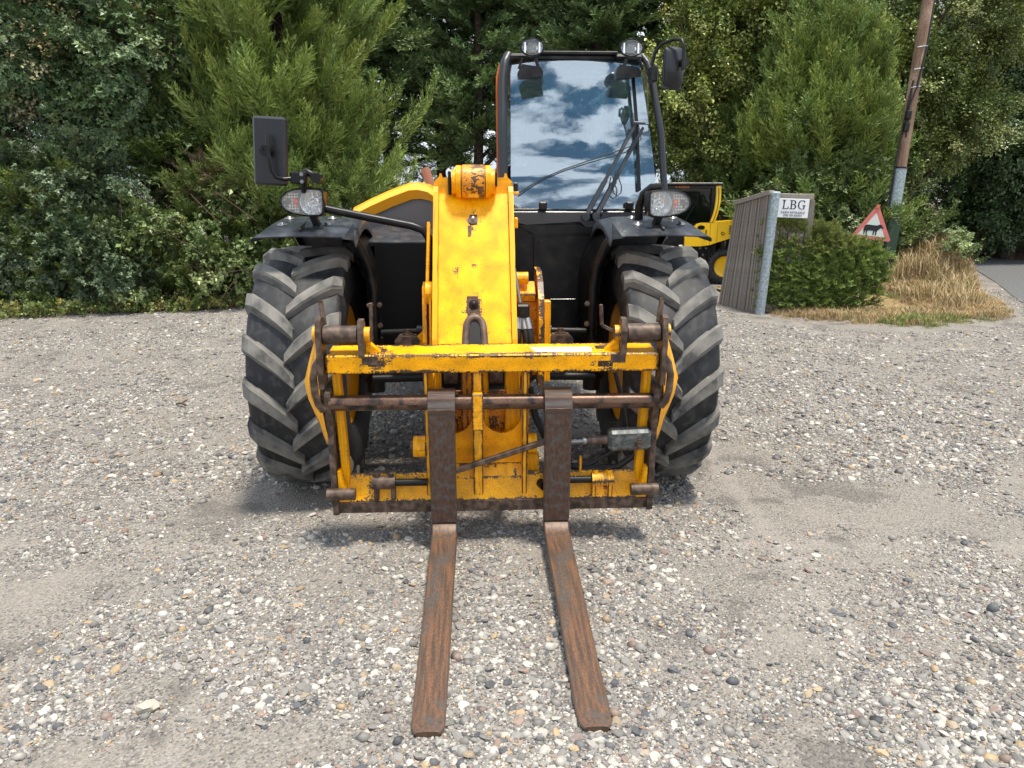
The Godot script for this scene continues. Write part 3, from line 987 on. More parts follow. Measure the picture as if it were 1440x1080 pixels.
	# rusty levers by the wheels
	for q in [[Vector3(-0.555, 1.05, 0.45), Vector3(-0.56, 0.85, 0.45), Vector3(-0.545, 1.045, 0.45), Vector3(-0.575, 1.035, 0.45)], [Vector3(0.575, 1.035, 0.45), Vector3(0.582, 0.93, 0.45), Vector3(0.582, 0.93, 0.45), Vector3(0.64, 0.90, 0.45)]]:
		var lv := MB.new()
		lv.bar(q[0], q[1], 0.018, 0.018)
		lv.bar(q[2], q[3], 0.016, 0.018, Vector3(0, 0, 1))
		obj("lever", lv, M.rust, tele)

func build_carriage(tele: Node) -> void:
	var c := part("fork_carriage", tele, Vector3(0.03, 0.17, 0.93))
	c.rotation.x = deg_to_rad(3.7)
	var m := MB.new()
	m.bx(-0.71, 0.712, 0.660, 0.742, -0.14, 0.03, 0.006)
	obj("top_beam", m, M.beam, c)
	var st := MB.new()
	st.prism([Vector2(0.185, 0.025), Vector2(0.425, 0.028), Vector2(0.43, 0.10), Vector2(0.16, 0.102)], 0.0, 0.0015, Transform3D(Basis(Vector3(1, 0, 0), Vector3(0, 0, -1), Vector3(0, 1, 0)), Vector3(0, 0.7422, 0.03)))
	obj("blank_sticker", st, M.white, c)
	for x in [-0.525, 0.535]:
		var pt := MB.new()
		pt.bx(x - 0.032, x + 0.032, 0.700, 0.738, 0.0305, 0.0315, 0.0003)
		obj("bare_metal_patch", pt, M.rust, c)
	# shaft the forks hang on
	m = MB.new()
	m.rod(Vector3(-0.712, 0.52, 0.0), Vector3(0.705, 0.515, 0.0), 0.034, 22)
	obj("fork_shaft", m, M.shaft, c)
	# bottom rail: rusty toe and sloped yellow flange
	m = MB.new()
	m.bx(-0.722, 0.715, -0.014, 0.042, -0.05, 0.0, 0.004)
	obj("bottom_toe", m, M.rust, c)
	m = MB.new()
	m.sheet([[Vector3(-0.685, 0.043, -0.004), Vector3(-0.685, 0.16, -0.055)], [Vector3(0.69, 0.043, -0.004), Vector3(0.69, 0.16, -0.055)]], 0.014, Vector3(0, 0.4, 1))
	obj("bottom_rail", m, M.rail, c)
	# side plates
	for s in [-1.0, 1.0]:
		m = MB.new()
		m.prism([Vector2(-0.09, -0.012), Vector2(0.02, -0.012), Vector2(0.022, 0.10), Vector2(0.012, 0.40), Vector2(0.03, 0.50), Vector2(0.028, 0.575), Vector2(0.0, 0.59), Vector2(-0.03, 0.56), Vector2(-0.06, 0.40), Vector2(-0.09, 0.3)], -s * 0.715 - 0.013, -s * 0.715 + 0.013, Transform3D(Basis(Vector3(0, 0, 1), Vector3(0, 1, 0), Vector3(-1, 0, 0)), Vector3.ZERO))
		obj("side_plate", m, M.rust, c)
		m = MB.new()
		m.bar(Vector3(s * 0.684, 0.66, -0.06), Vector3(s * 0.668, 0.10, -0.06), 0.036, 0.05)
		obj("side_post", m, M.yellow, c)
		m = MB.new()
		m.prism([Vector2(s * 0.652, 0.05), Vector2(s * 0.698, 0.05), Vector2(s * 0.698, 0.20), Vector2(s * 0.685, 0.20), Vector2(s * 0.672, 0.12)], -0.03, 0.012)
		obj("corner_gusset", m, M.yellow, c)
		m = MB.new()
		m.rod(Vector3(s * 0.62, 0.10, 0.035), Vector3(s * 0.745, 0.10, 0.035), 0.027, 16)
		obj("corner_pin", m, M.rust, c)
		# lugs that stand on the beam, with the pin between them
		var outer := [Vector2(0.05, 0.60), Vector2(0.055, 0.70), Vector2(0.045, 0.85), Vector2(0.03, 0.895), Vector2(0.0, 0.905), Vector2(-0.04, 0.89), Vector2(-0.055, 0.84), Vector2(-0.05, 0.60)]
		var zy := Transform3D(Basis(Vector3(0, 0, 1), Vector3(0, 1, 0), Vector3(-1, 0, 0)), Vector3.ZERO)
		m = MB.new()
		m.prism(outer, -s * 0.731 - 0.011, -s * 0.731 + 0.011, zy)
		obj("outer_lug", m, M.rust, c)
		m = MB.new()
		m.prism([Vector2(0.042, 0.735), Vector2(0.045, 0.84), Vector2(0.025, 0.89), Vector2(-0.02, 0.89), Vector2(-0.06, 0.82), Vector2(-0.12, 0.744)], -s * 0.556 - 0.012, -s * 0.556 + 0.012, zy)
		obj("inner_lug", m, M.rust, c)
		m = MB.new()
		m.prism([Vector2(0.0, 0.743), Vector2(0.06, 0.743), Vector2(0.0, 0.80)], -0.05, -0.01, Transform3D(Basis(Vector3(-s, 0, 0), Vector3(0, 1, 0), Vector3(0, 0, 1)), Vector3(s * 0.5435, 0, 0)))
		obj("lug_gusset", m, M.yellow, c)
		m = MB.new()
		m.rod(Vector3(s * 0.575, 0.822, -0.01), Vector3(s * 0.715, 0.822, -0.01), 0.040, 22)
		obj("tilt_pin", m, M.rust, c)
		m = MB.new()
		m.rod(Vector3(s * 0.52, 0.822, -0.01), Vector3(s * 0.545, 0.822, -0.01), 0.033, 18)
		m.rod(Vector3(s * 0.742, 0.822, -0.02), Vector3(s * 0.762, 0.822, -0.02), 0.035, 18)
		obj("pin_end", m, M.chipped, c)
		m = MB.new()
		m.bar(Vector3(s * 0.715, 0.86, -0.035), Vector3(s * 0.728, 0.955, -0.05), 0.020, 0.016)
		m.rod(Vector3(s * 0.728, 0.955, -0.042), Vector3(s * 0.728, 0.955, -0.058), 0.010, 12)
		obj("latch_lever", m, M.rust, c)
		# flared hook plate outside
		m = MB.new()
		var rows := [
			[Vector3(s * 0.735, 0.82, -0.03), Vector3(s * 0.737, 0.70, 0.01), Vector3(s * 0.745, 0.55, 0.02), Vector3(s * 0.735, 0.40, 0.0), Vector3(s * 0.72, 0.30, -0.01)],
			[Vector3(s * 0.755, 0.80, -0.05), Vector3(s * 0.785, 0.69, -0.03), Vector3(s * 0.80, 0.57, -0.02), Vector3(s * 0.775, 0.47, -0.02), Vector3(s * 0.742, 0.32, -0.02)],
			[Vector3(s * 0.765, 0.80, -0.07), Vector3(s * 0.800, 0.69, -0.06), Vector3(s * 0.826, 0.60, -0.06), Vector3(s * 0.815, 0.52, -0.06), Vector3(s * 0.765, 0.40, -0.04)]]
		m.sheet(rows, 0.012, Vector3(0, 0, 1))
		obj("hook_plate", m, M.chipped, c)
		m = MB.new()
		m.tube([Vector3(s * 0.738, 0.73, 0.035), Vector3(s * 0.752, 0.70, 0.045), Vector3(s * 0.762, 0.65, 0.05), Vector3(s * 0.760, 0.58, 0.05), Vector3(s * 0.750, 0.53, 0.045), Vector3(s * 0.735, 0.50, 0.03)], [0.010, 0.014, 0.016, 0.016, 0.016, 0.017], 12)
		obj("hook_link", m, M.rust, c)
		# shift pin and its knuckle on the bottom rail
		m = MB.new()
		m.rod(Vector3(s * 0.30, 0.137, 0.0) if s < 0 else Vector3(0.32, 0.137, 0.0), Vector3(s * 0.47, 0.137, 0.0), 0.017, 14)
		obj("shift_pin", m, M.darksteel, c)
		m = MB.new()
		m.rod(Vector3(s * 0.445, 0.137, 0.0), Vector3(s * 0.545, 0.140, 0.0), 0.031, 18)
		m.rod(Vector3(s * 0.462, 0.162, 0.0), Vector3(s * 0.462, 0.186, 0.0), 0.012, 10)
		m.rod(Vector3(s * 0.525, 0.162, 0.0), Vector3(s * 0.525, 0.186, 0.0), 0.014, 10)
		m.bx(s * 0.445, s * 0.465, 0.05, 0.125, -0.03, 0.012)
		m.bx(s * 0.520, s * 0.542, 0.05, 0.125, -0.03, 0.012)
		obj("knuckle", m, M.chipped if s > 0 else M.rust, c)
	# middle: back plate with two round-bottomed notches, ribs
	var poly := [Vector2(-0.30, 0.045), Vector2(0.163, 0.045), Vector2(0.163, 0.64), Vector2(0.128, 0.64)]
	for cx in [0.04, -0.18]:
		for k in 13:
			var a := -PI * k / 12.0
			poly.append(Vector2(cx + 0.088 * cos(a), 0.43 + 0.095 * sin(a)))
		if cx > 0:
			poly.append(Vector2(-0.048, 0.64)); poly.append(Vector2(-0.092, 0.64))
	poly.append(Vector2(-0.268, 0.64)); poly.append(Vector2(-0.30, 0.64))
	m = MB.new()
	m.prism(poly, -0.10, -0.085)
	obj("back_plate", m, M.plate, c)
	m = MB.new()
	m.sheet([[Vector3(-0.29, 0.045, -0.03), Vector3(-0.29, 0.16, -0.05), Vector3(-0.29, 0.19, -0.084)], [Vector3(0.155, 0.045, -0.03), Vector3(0.155, 0.16, -0.05), Vector3(0.155, 0.19, -0.084)]], 0.012, Vector3(0, 0.4, 1))
	obj("kick_plate", m, M.rail, c)
	for x in [[-0.305, -0.285], [-0.092, -0.048], [0.128, 0.150]]:
		m = MB.new()
		m.bx(x[0], x[1], 0.043, 0.659, -0.084, -0.012)
		obj("rib", m, M.chipped, c)
	m = MB.new()
	m.bx(-0.094, -0.046, 0.40, 0.565, 0.0345, 0.046, 0.004)
	m.bx(-0.094, -0.046, 0.556, 0.568, -0.03, 0.045, 0.004)
	obj("shaft_keeper", m, M.chipped, c)
	m = MB.new()
	m.rod(Vector3(-0.36, 0.29, -0.05), Vector3(-0.306, 0.29, -0.05), 0.048, 22)
	obj("side_boss", m, M.yellow, c)
	m = MB.new()
	m.rod(Vector3(-0.375, 0.29, -0.05), Vector3(-0.361, 0.29, -0.05), 0.03, 16)
	obj("side_boss_pin", m, M.rust, c)
	m = MB.new()
	m.rod(Vector3(0.155, 0.30, -0.05), Vector3(0.195, 0.30, -0.05), 0.045, 22)
	m.bx(0.152, 0.21, 0.05, 0.24, -0.09, -0.07)
	obj("right_boss", m, M.yellow, c)
	# tubes of the nose seen through the notches
	for x in [[-0.262, -0.235], [-0.145, -0.09], [-0.045, -0.02], [0.055, 0.125]]:
		m = MB.new()
		m.bx(x[0], x[1], 0.2, 0.655, -0.20, -0.145, 0.006)
		obj("nose_bar", m, M.yellow if x[0] != -0.145 else M.greasy, c)
	m = MB.new()
	m.bx(-0.27, 0.13, 0.18, 0.50, -0.215, -0.205)
	obj("inner_web", m, M.greasy, c)
	m = MB.new()
	for x in [-0.19, 0.015]:
		m.rod(Vector3(x - 0.03, 0.60, -0.17), Vector3(x + 0.03, 0.60, -0.17), 0.05, 16)
	obj("inner_pin", m, M.rust, c)
	# slanting push rod and the guarded ram
	m = MB.new()
	m.bar(Vector3(-0.21, 0.183, 0.012), Vector3(0.27, 0.345, 0.012), 0.022, 0.026, Vector3(0, 0, 1), 0.006)
	obj("push_rod", m, M.rust, c)
	m = MB.new()
	m.rod(Vector3(0.33, 0.322, 0.0), Vector3(0.42, 0.326, 0.0), 0.010, 12)
	m.rod(Vector3(0.40, 0.325, 0.0), Vector3(0.415, 0.3255, 0.0), 0.016, 12)
	obj("ram_rod", m, M.steel, c)
	m = MB.new()
	m.rod(Vector3(0.42, 0.326, 0.0), Vector3(0.53, 0.332, 0.0), 0.020, 16)
	obj("ram", m, M.rust, c)
	m = MB.new()
	m.box(Transform3D(Basis(Vector3(0, 0, 1), 0.03), Vector3(0.605, 0.338, 0.01)), Vector3(0.19, 0.098, 0.06), 0.014)
	obj("ram_guard", m, M.grey_metal, c)
	m = MB.new()
	m.bolt(Vector3(0.645, 0.325, 0.04), Vector3(0, 0, 1), 0.014, 0.012)
	obj("guard_bolt", m, M.rust, c)
	for q in [[Vector3(0.165, 0.55, -0.10), Vector3(0.19, 0.42, -0.08), Vector3(0.24, 0.31, -0.07), Vector3(0.30, 0.19, -0.08), Vector3(0.42, 0.14, -0.10), Vector3(0.58, 0.15, -0.10), Vector3(0.66, 0.22, -0.09)], [Vector3(0.30, 0.17, -0.09), Vector3(0.45, 0.155, -0.12), Vector3(0.56, 0.22, -0.13), Vector3(0.55, 0.36, -0.14)], [Vector3(0.56, 0.6, -0.15), Vector3(0.60, 0.45, -0.13), Vector3(0.62, 0.30, -0.12), Vector3(0.64, 0.2, -0.11)]]:
		m = MB.new()
		m.tube(q, 0.017 if q.size() > 5 else 0.011, 10)
		obj("hose", m, M.hose, c)
	m = MB.new()
	m.rod(Vector3(0.215, 0.11, -0.03), Vector3(0.23, 0.11, 0.01), 0.022, 12)
	obj("grease_nipple", m, M.darksteel, c)
	m = MB.new()
	m.bx(0.392, 0.402, 0.16, 0.235, -0.05, -0.03)
	obj("stop_tab", m, M.yellow, c)
	# forks
	for f in [[-0.2255, -0.2305, 0.1145], [0.2795, 0.2775, 0.1165]]:
		var fk := part("fork", c)
		fk.set_meta("label", "left rusty fork" if f[0] < 0 else "right rusty fork")
		m = MB.new()
		m.bx(f[0] - f[2] / 2, f[0] + f[2] / 2, -0.03, 0.49, 0.036, 0.081, 0.005)
		obj("shank", m, M.shank, fk)
		m = MB.new()
		var x0: float = f[0] - f[2] / 2 - 0.001
		var x1: float = f[0] + f[2] / 2 + 0.001
		# eye bent over the shaft
		m.prism([Vector2(0.081, 0.486), Vector2(0.081, 0.505), Vector2(0.060, 0.552), Vector2(0.045, 0.572), Vector2(0.010, 0.580), Vector2(-0.03, 0.572), Vector2(-0.055, 0.545), Vector2(-0.058, 0.50), Vector2(-0.04, 0.475), Vector2(0.036, 0.470)], -x1, -x0, Transform3D(Basis(Vector3(0, 0, 1), Vector3(0, 1, 0), Vector3(-1, 0, 0)), Vector3.ZERO))
		obj("eye", m, M.shank, fk)
		m = MB.new()
		m.bx(x0 + 0.006, x1 - 0.006, 0.508, 0.512, 0.074, 0.083, 0.001)
		obj("weld_bead", m, M.rust, fk)
		# heel and tapering blade
		m = MB.new()
		var rows := []
		var low := []
		var zs := [0.036, 0.05, 0.07, 0.083, 0.11, 0.16, 0.4, 0.7, 1.0, 1.18, 1.255, 1.285, 1.303, 1.312]
		for k in zs.size():
			var z: float = zs[k]
			var s := clampf((z - 0.08) / 1.2, 0.0, 1.0)
			var hw: float = lerpf(f[2] / 2, f[2] / 2 - 0.004, s)
			if z > 1.26: hw -= 0.017 * pow((z - 1.26) / 0.052, 3.0)
			var cx: float = lerpf(f[0], f[1], s)
			var top := -0.062 + 0.006 * sin(z * 5.0) * s
			if z < 0.10: top = lerpf(-0.03, -0.062, clampf((z - 0.078) / 0.02, 0, 1))
			var th := lerpf(0.046, 0.014, s)
			var bot := -0.066 - th if z > 0.08 else lerpf(-0.03, -0.112, clampf((z - 0.036) / 0.04, 0, 1))
			var wv := 0.0015 * sin(z * 21.0 + f[0] * 9.0)
			rows.append([Vector3(cx - hw - wv, (top + bot) / 2, z), Vector3(cx - hw + 0.002, top - 0.003, z), Vector3(cx - hw + 0.008, top, z), Vector3(cx, top + 0.001, z), Vector3(cx + hw - 0.008, top, z), Vector3(cx + hw - 0.002, top - 0.003, z), Vector3(cx + hw + wv, (top + bot) / 2, z)])
			low.append([Vector3(cx - hw - wv, (top + bot) / 2, z), Vector3(cx - hw + 0.005, bot, z), Vector3(cx + hw - 0.005, bot, z), Vector3(cx + hw + wv, (top + bot) / 2, z)])
		m.sheet(rows, 0.0, Vector3.UP)
		m.sheet(low, 0.0, Vector3.DOWN)
		for e in [0, zs.size() - 1]:
			var ct: Vector3 = (rows[e][3] + low[e][1]) * 0.5
			var loop: Array = rows[e] + [low[e][2], low[e][1]]
			for k in loop.size():
				m.tri(ct, loop[k], loop[(k + 1) % loop.size()], Vector3(0, 0, -1 if e == 0 else 1), Vector2(0.98, 0.5), Vector2(0.99, 0.4), Vector2(0.99, 0.6))
		obj("blade", m, M.fork, fk)

func build_cab(tele: Node) -> void:
	var cab := part("cab", tele)
	var m := MB.new()
	# windscreen, bowed a little
	var rows := []
	for k in 9:
		var f := float(k) / 8.0
		var y := lerpf(1.472, 2.325, f)
		var z := -0.345 - 0.26 * pow(f, 1.35)
		var xl := lerpf(0.165, 0.175, f)
		var xr := lerpf(1.03, 0.955, f) - 0.02 * f * f
		var row := []
		for j in 9:
			var g := float(j) / 8.0
			row.append(Vector3(lerpf(xl, xr, g), y, z - 0.035 * pow(g * 2.0 - 1.0, 2.0)))
		rows.append(row)
	m.sheet(rows, 0.005, Vector3(0, 0, 1))
	obj("windscreen", m, M.windscreen, cab)
	# pillars
	var pl := [[Vector3(0.128, 1.30, -0.37), Vector3(0.122, 1.55, -0.385), Vector3(0.122, 1.9, -0.45), Vector3(0.128, 2.2, -0.56), Vector3(0.142, 2.30, -0.60), Vector3(0.165, 2.345, -0.64)],
		[Vector3(1.075, 1.30, -0.37), Vector3(1.068, 1.55, -0.385), Vector3(1.045, 1.9, -0.45), Vector3(1.005, 2.2, -0.56), Vector3(0.982, 2.30, -0.60), Vector3(0.955, 2.345, -0.64)]]
	for p in pl:
		var smooth := []
		for k in p.size() - 1:
			for q in 3:
				smooth.append(p[k].lerp(p[k + 1], q / 3.0))
		smooth.append(p[p.size() - 1])
		m = MB.new()
		m.tube(smooth, 0.029 if p[0].x < 0.5 else 0.020, 14)
		obj("pillar", m, M.pillar, cab)
	for x in [0.15, 0.98]:
		m = MB.new()
		m.tube([Vector3(x, 1.2, -1.85), Vector3(x, 2.3, -1.80)], 0.03, 10)
		obj("rear_pillar", m, M.plastic, cab)
	# black ceramic border inside the glass
	m = MB.new()
	var bl := []
	var brr := []
	for k in 9:
		var f := float(k) / 8.0
		var a: Vector3 = rows[k][0]
		var b: Vector3 = rows[k][8]
		bl.append([a + Vector3(0, 0, -0.012), a + Vector3(0.022 + 0.03 * pow(f, 8.0), 0, -0.010)])
		brr.append([b + Vector3(-0.03 - 0.03 * pow(f, 8.0), 0, -0.010), b + Vector3(0, 0, -0.012)])
	m.sheet(bl, 0.002, Vector3(0, 0, 1))
	m.sheet(brr, 0.002, Vector3(0, 0, 1))
	m.bx(0.17, 1.02, 1.455, 1.475, -0.40, -0.352, 0.003)
	obj("glass_border", m, M.black, cab)
	m = MB.new()
	m.bx(0.14, 0.985, 2.325, 2.362, -1.9, -0.66, 0.02)
	m.bx(0.17, 0.95, 2.315, 2.345, -0.665, -0.60, 0.01)
	m.bx(0.33, 0.80, 2.342, 2.362, -0.62, -0.575, 0.006)
	obj("roof", m, M.black, cab)
	# dash inside, seat, wheel
	m = MB.new()
	m.bx(0.18, 1.0, 1.25, 1.50, -0.75, -0.42, 0.03)
	m.bx(0.42, 0.78, 1.49, 1.60, -0.68, -0.46, 0.04)
	obj("dashboard", m, M.seat, cab)
	m = MB.new()
	m.bx(0.545, 0.595, 1.575, 1.592, -0.459, -0.455, 0.001)
	obj("dash_sticker", m, M.cleanyellow, cab)
	m = MB.new()
	var ring := []
	for k in 29:
		var an := TAU * k / 28.0
		ring.append(Vector3(0.58, 1.62, -0.72) + Vector3(cos(an) * 0.19, sin(an) * 0.12, -sin(an) * 0.15))
	m.tube(ring, 0.016, 8, false)
	m.rod(Vector3(0.58, 1.62, -0.72), Vector3(0.58, 1.40, -0.62), 0.03)
	m.bar(Vector3(0.40, 1.62, -0.72), Vector3(0.76, 1.62, -0.72), 0.03, 0.015, Vector3(0, 0, 1))
	obj("steering_wheel", m, M.black, cab)
	m = MB.new()
	m.box(Transform3D(Basis(Vector3.RIGHT, -0.15), Vector3(0.56, 1.75, -1.55)), Vector3(0.46, 0.72, 0.12), 0.05)
	m.box(Transform3D(Basis(), Vector3(0.56, 1.40, -1.30)), Vector3(0.48, 0.14, 0.5), 0.05)
	obj("seat", m, M.seat, cab)
	m = MB.new()
	m.bx(0.14, 0.99, 1.1, 1.75, -1.88, -1.84, 0.01)
	obj("rear_panel", m, M.seat, cab)
	m = MB.new()
	m.bx(0.14, 0.99, 1.05, 1.10, -1.85, -0.4, 0.005)
	obj("floor_pan", m, M.black, cab)
	for x in [0.135, 1.0]:
		m = MB.new()
		m.sheet([[Vector3(x, 1.48, -0.45), Vector3(x, 2.30, -0.68)], [Vector3(x, 1.48, -1.83), Vector3(x, 2.30, -1.80)]], 0.005, Vector3(signf(x - 0.5), 0, 0))
		obj("side_window", m, M.glass, cab)
		m = MB.new()
		m.bx(x - 0.02, x + 0.02, 1.08, 1.48, -1.85, -0.42, 0.01)
		obj("side_panel", m, M.black, cab)
	m = MB.new()
	m.bx(0.16, 0.98, 1.75, 2.33, -1.865, -1.86, 0.001)
	obj("rear_window", m, M.glass, cab)
	# cowl below the glass with the recess for the wipers
	var front := part("cab_front", tele)
	m = MB.new()
	m.prism([Vector2(0.186, 1.452), Vector2(0.186, 1.40), Vector2(0.256, 1.385), Vector2(0.565, 1.402), Vector2(0.596, 1.372), Vector2(0.68, 1.372), Vector2(0.712, 1.412), Vector2(1.01, 1.42), Vector2(1.01, 1.452), Vector2(0.70, 1.452), Vector2(0.675, 1.405), Vector2(0.605, 1.405), Vector2(0.58, 1.452)], -0.37, -0.325)
	m.bx(0.15, 1.04, 1.438, 1.460, -0.40, -0.345, 0.006)
	obj("wiper_cowl", m, M.panel, front)
	m = MB.new()
	m.prism([Vector2(0.15, 1.44), Vector2(1.03, 1.44), Vector2(1.03, 0.60), Vector2(0.155, 0.60)], -0.5, -0.372)
	m.prism([Vector2(0.20, 1.385), Vector2(0.56, 1.385), Vector2(0.60, 1.37), Vector2(0.75, 1.38), Vector2(0.80, 1.34), Vector2(0.30, 1.33)], -0.372, -0.335)
	m.prism([Vector2(0.40, 0.62), Vector2(0.70, 0.62), Vector2(0.70, 0.945), Vector2(0.40, 0.940)], -0.372, -0.352)
	m.prism([Vector2(0.30, 0.95), Vector2(0.72, 0.955), Vector2(0.72, 1.32), Vector2(0.30, 1.31)], -0.372, -0.358)
	obj("lower_panel", m, M.black, front)
	m = MB.new()
	m.bx(0.40, 0.70, 0.944, 0.949, -0.37, -0.348, 0.001)
	obj("panel_seam", m, M.panel, front)
	for q in [[0.33, 1.28], [0.69, 1.29], [0.33, 0.99], [0.69, 0.99], [0.43, 0.90], [0.67, 0.90], [0.43, 0.70], [0.67, 0.70]]:
		var pb := MB.new()
		pb.bolt(Vector3(q[0], q[1], -0.358 if q[1] > 0.95 else -0.352), Vector3(0, 0, 1), 0.008, 0.008)
		obj("panel_bolt", pb, M.darksteel, front)
	for x in [0.349, 0.853]:
		m = MB.new()
		m.box(Transform3D(Basis(), Vector3(x, 1.49, -0.335)), Vector3(0.046, 0.05, 0.035), 0.01)
		obj("glass_clip", m, M.black, front)
	# wipers and washer hose
	var wp := part("wiper", tele)
	m = MB.new()
	for q in [[Vector3(0.595, 1.43, -0.30), Vector3(0.893, 1.95, -0.43)], [Vector3(0.655, 1.43, -0.30), Vector3(0.935, 1.93, -0.43)]]:
		m.bar(q[0], q[0].lerp(q[1], 0.40), 0.026, 0.016, Vector3.RIGHT, 0.005)
		m.bar(q[0].lerp(q[1], 0.40), q[1], 0.017, 0.012, Vector3.RIGHT, 0.004)
		m.rod(q[0] + Vector3(0, 0, -0.03), q[0] + Vector3(0, 0, 0.012), 0.022, 14)
	m.bar(Vector3(0.875, 1.955, -0.425), Vector3(0.945, 1.952, -0.425), 0.02, 0.016, Vector3(0, 0, 1))
	obj("arm", m, M.plastic, wp)
	m = MB.new()
	m.bar(Vector3(0.882, 2.28, -0.555), Vector3(0.900, 1.93, -0.44), 0.018, 0.02)
	m.bar(Vector3(0.900, 1.93, -0.44), Vector3(0.912, 1.575, -0.36), 0.018, 0.02)
	obj("blade", m, M.black, wp)
	m = MB.new()
	m.tube([Vector3(0.20, 1.555, -0.352), Vector3(0.27, 1.60, -0.358), Vector3(0.36, 1.65, -0.365), Vector3(0.47, 1.695, -0.37), Vector3(0.62, 1.745, -0.375), Vector3(0.76, 1.79, -0.38), Vector3(0.86, 1.825, -0.385), Vector3(0.93, 1.90, -0.41)], 0.0035, 6)
	m.tube([Vector3(0.925, 1.95, -0.42), Vector3(0.962, 1.945, -0.42), Vector3(0.965, 1.91, -0.41), Vector3(0.93, 1.89, -0.40)], 0.0035, 6)
	m.tube([Vector3(0.765, 1.68, -0.33), Vector3(0.75, 1.62, -0.32), Vector3(0.752, 1.565, -0.315), Vector3(0.775, 1.545, -0.315), Vector3(0.797, 1.565, -0.315), Vector3(0.80, 1.60, -0.32), Vector3(0.785, 1.64, -0.325), Vector3(0.775, 1.69, -0.335)], 0.0035, 6)
	obj("washer_hose", m, M.hose, wp)
	for x in [0.288, 0.848]:
		make_work_light(tele, Vector3(x, 2.355, -0.42))
	m = MB.new()
	for k in 3:
		m.tube([Vector3(0.118 - k * 0.004, 2.29, -0.62), Vector3(0.104 - k * 0.006, 2.22, -0.6), Vector3(0.098 - k * 0.004, 2.1, -0.58), Vector3(0.100 - k * 0.002, 1.5, -0.5)], 0.0035, 6)
	obj("side_cable", m, M.orange_cable, tele)

# ---------------------------------------------------------------- ground
var dunes: FastNoiseLite
var patchy: FastNoiseLite

func mound(x: float, z: float) -> float:
	# the bank of earth at the foot of the pole
	var d := Vector2((x - 6.8) / 0.72, (z + 12.3) / 1.25).length_squared()
	var e := Vector2((x - 4.6) / 1.6, (z + 11.6) / 1.0).length_squared()
	return 0.82 * exp(-d) * smoothstep(0.0, 0.6, lane_edge(z) - x) + 0.12 * exp(-e)

func lane_edge(z: float) -> float:
	return 6.35 + (-z - 9.95) * 0.5

func ground_y(x: float, z: float) -> float:
	var fade := clampf(1.0 - (absf(x) - 9.0) / 3.0, 0.0, 1.0) * clampf((z + 15.0) / 3.0, 0.0, 1.0)
	return (dunes.get_noise_2d(x, z) * 0.014) * fade

func grid_mesh(x0: float, x1: float, z0: float, z1: float, step: float, f: Callable, uv := 1.0) -> MB:
	var m := MB.new()
	var nx := int(ceil((x1 - x0) / step))
	var nz := int(ceil((z1 - z0) / step))
	var rows := []
	for i in nx + 1:
		var row := []
		for j in nz + 1:
			var x := lerpf(x0, x1, float(i) / nx)
			var z := lerpf(z0, z1, float(j) / nz)
			row.append(Vector3(x, f.call(x, z), z))
		rows.append(row)
	m.sheet(rows, 0.0, Vector3.UP)
	for k in m.v.size():
		m.t[k] = Vector2(m.v[k].x, m.v[k].z) * uv
	return m

func stone(seed_: int, flat: float, angular: float) -> ArrayMesh:
	var r := RandomNumberGenerator.new()
	r.seed = seed_
	var n := noise(seed_, 0.9, 2)
	var m := MB.new()
	var R := 5
	var S := 8
	var cut := []
	for k in int(angular * 7.0):
		var d := Vector3(r.randfn(), r.randfn(), r.randfn()).normalized()
		cut.append([d, r.randf_range(0.55, 0.85)])
	var P := func(i: int, j: int) -> Vector3:
		var a := PI * i / R
		var b := TAU * (j % S) / S
		var d := Vector3(sin(a) * cos(b), cos(a), sin(a) * sin(b))
		var q := d * (1.0 + 0.35 * n.get_noise_3d(d.x * 1.3, d.y * 1.3, d.z * 1.3))
		for c in cut:
			var o: float = q.dot(c[0]) - c[1]
			if o > 0.0:
				q -= c[0] * o
		return Vector3(q.x * 1.15, q.y * flat, q.z * 0.85)
	for i in R:
		for j in S:
			var a: Vector3 = P.call(i, j)
			var b: Vector3 = P.call(i + 1, j)
			var c: Vector3 = P.call(i + 1, j + 1)
			var d: Vector3 = P.call(i, j + 1)
			if angular > 0.5:
				m.quad(a, b, c, d, (a + c) * 0.5)
			else:
				m.squad(a, b, c, d, a.normalized(), b.normalized(), c.normalized(), d.normalized())
	return m.mesh()

func stone_color() -> Color:
	var k := rng.randf()
	var c: Color
	if k < 0.54: c = Color(0.275, 0.26, 0.24).lerp(Color(0.175, 0.166, 0.155), rng.randf())
	elif k < 0.78: c = Color(0.37, 0.35, 0.315).lerp(Color(0.47, 0.445, 0.40), rng.randf())
	elif k < 0.88: c = Color(0.13, 0.13, 0.135).lerp(Color(0.075, 0.078, 0.085), rng.randf())
	elif k < 0.95: c = Color(0.32, 0.26, 0.19).lerp(Color(0.36, 0.26, 0.15), rng.randf())
	else: c = Color(0.25, 0.18, 0.14).lerp(Color(0.20, 0.15, 0.135), rng.randf())
	return c * rf(0.8, 1.1)

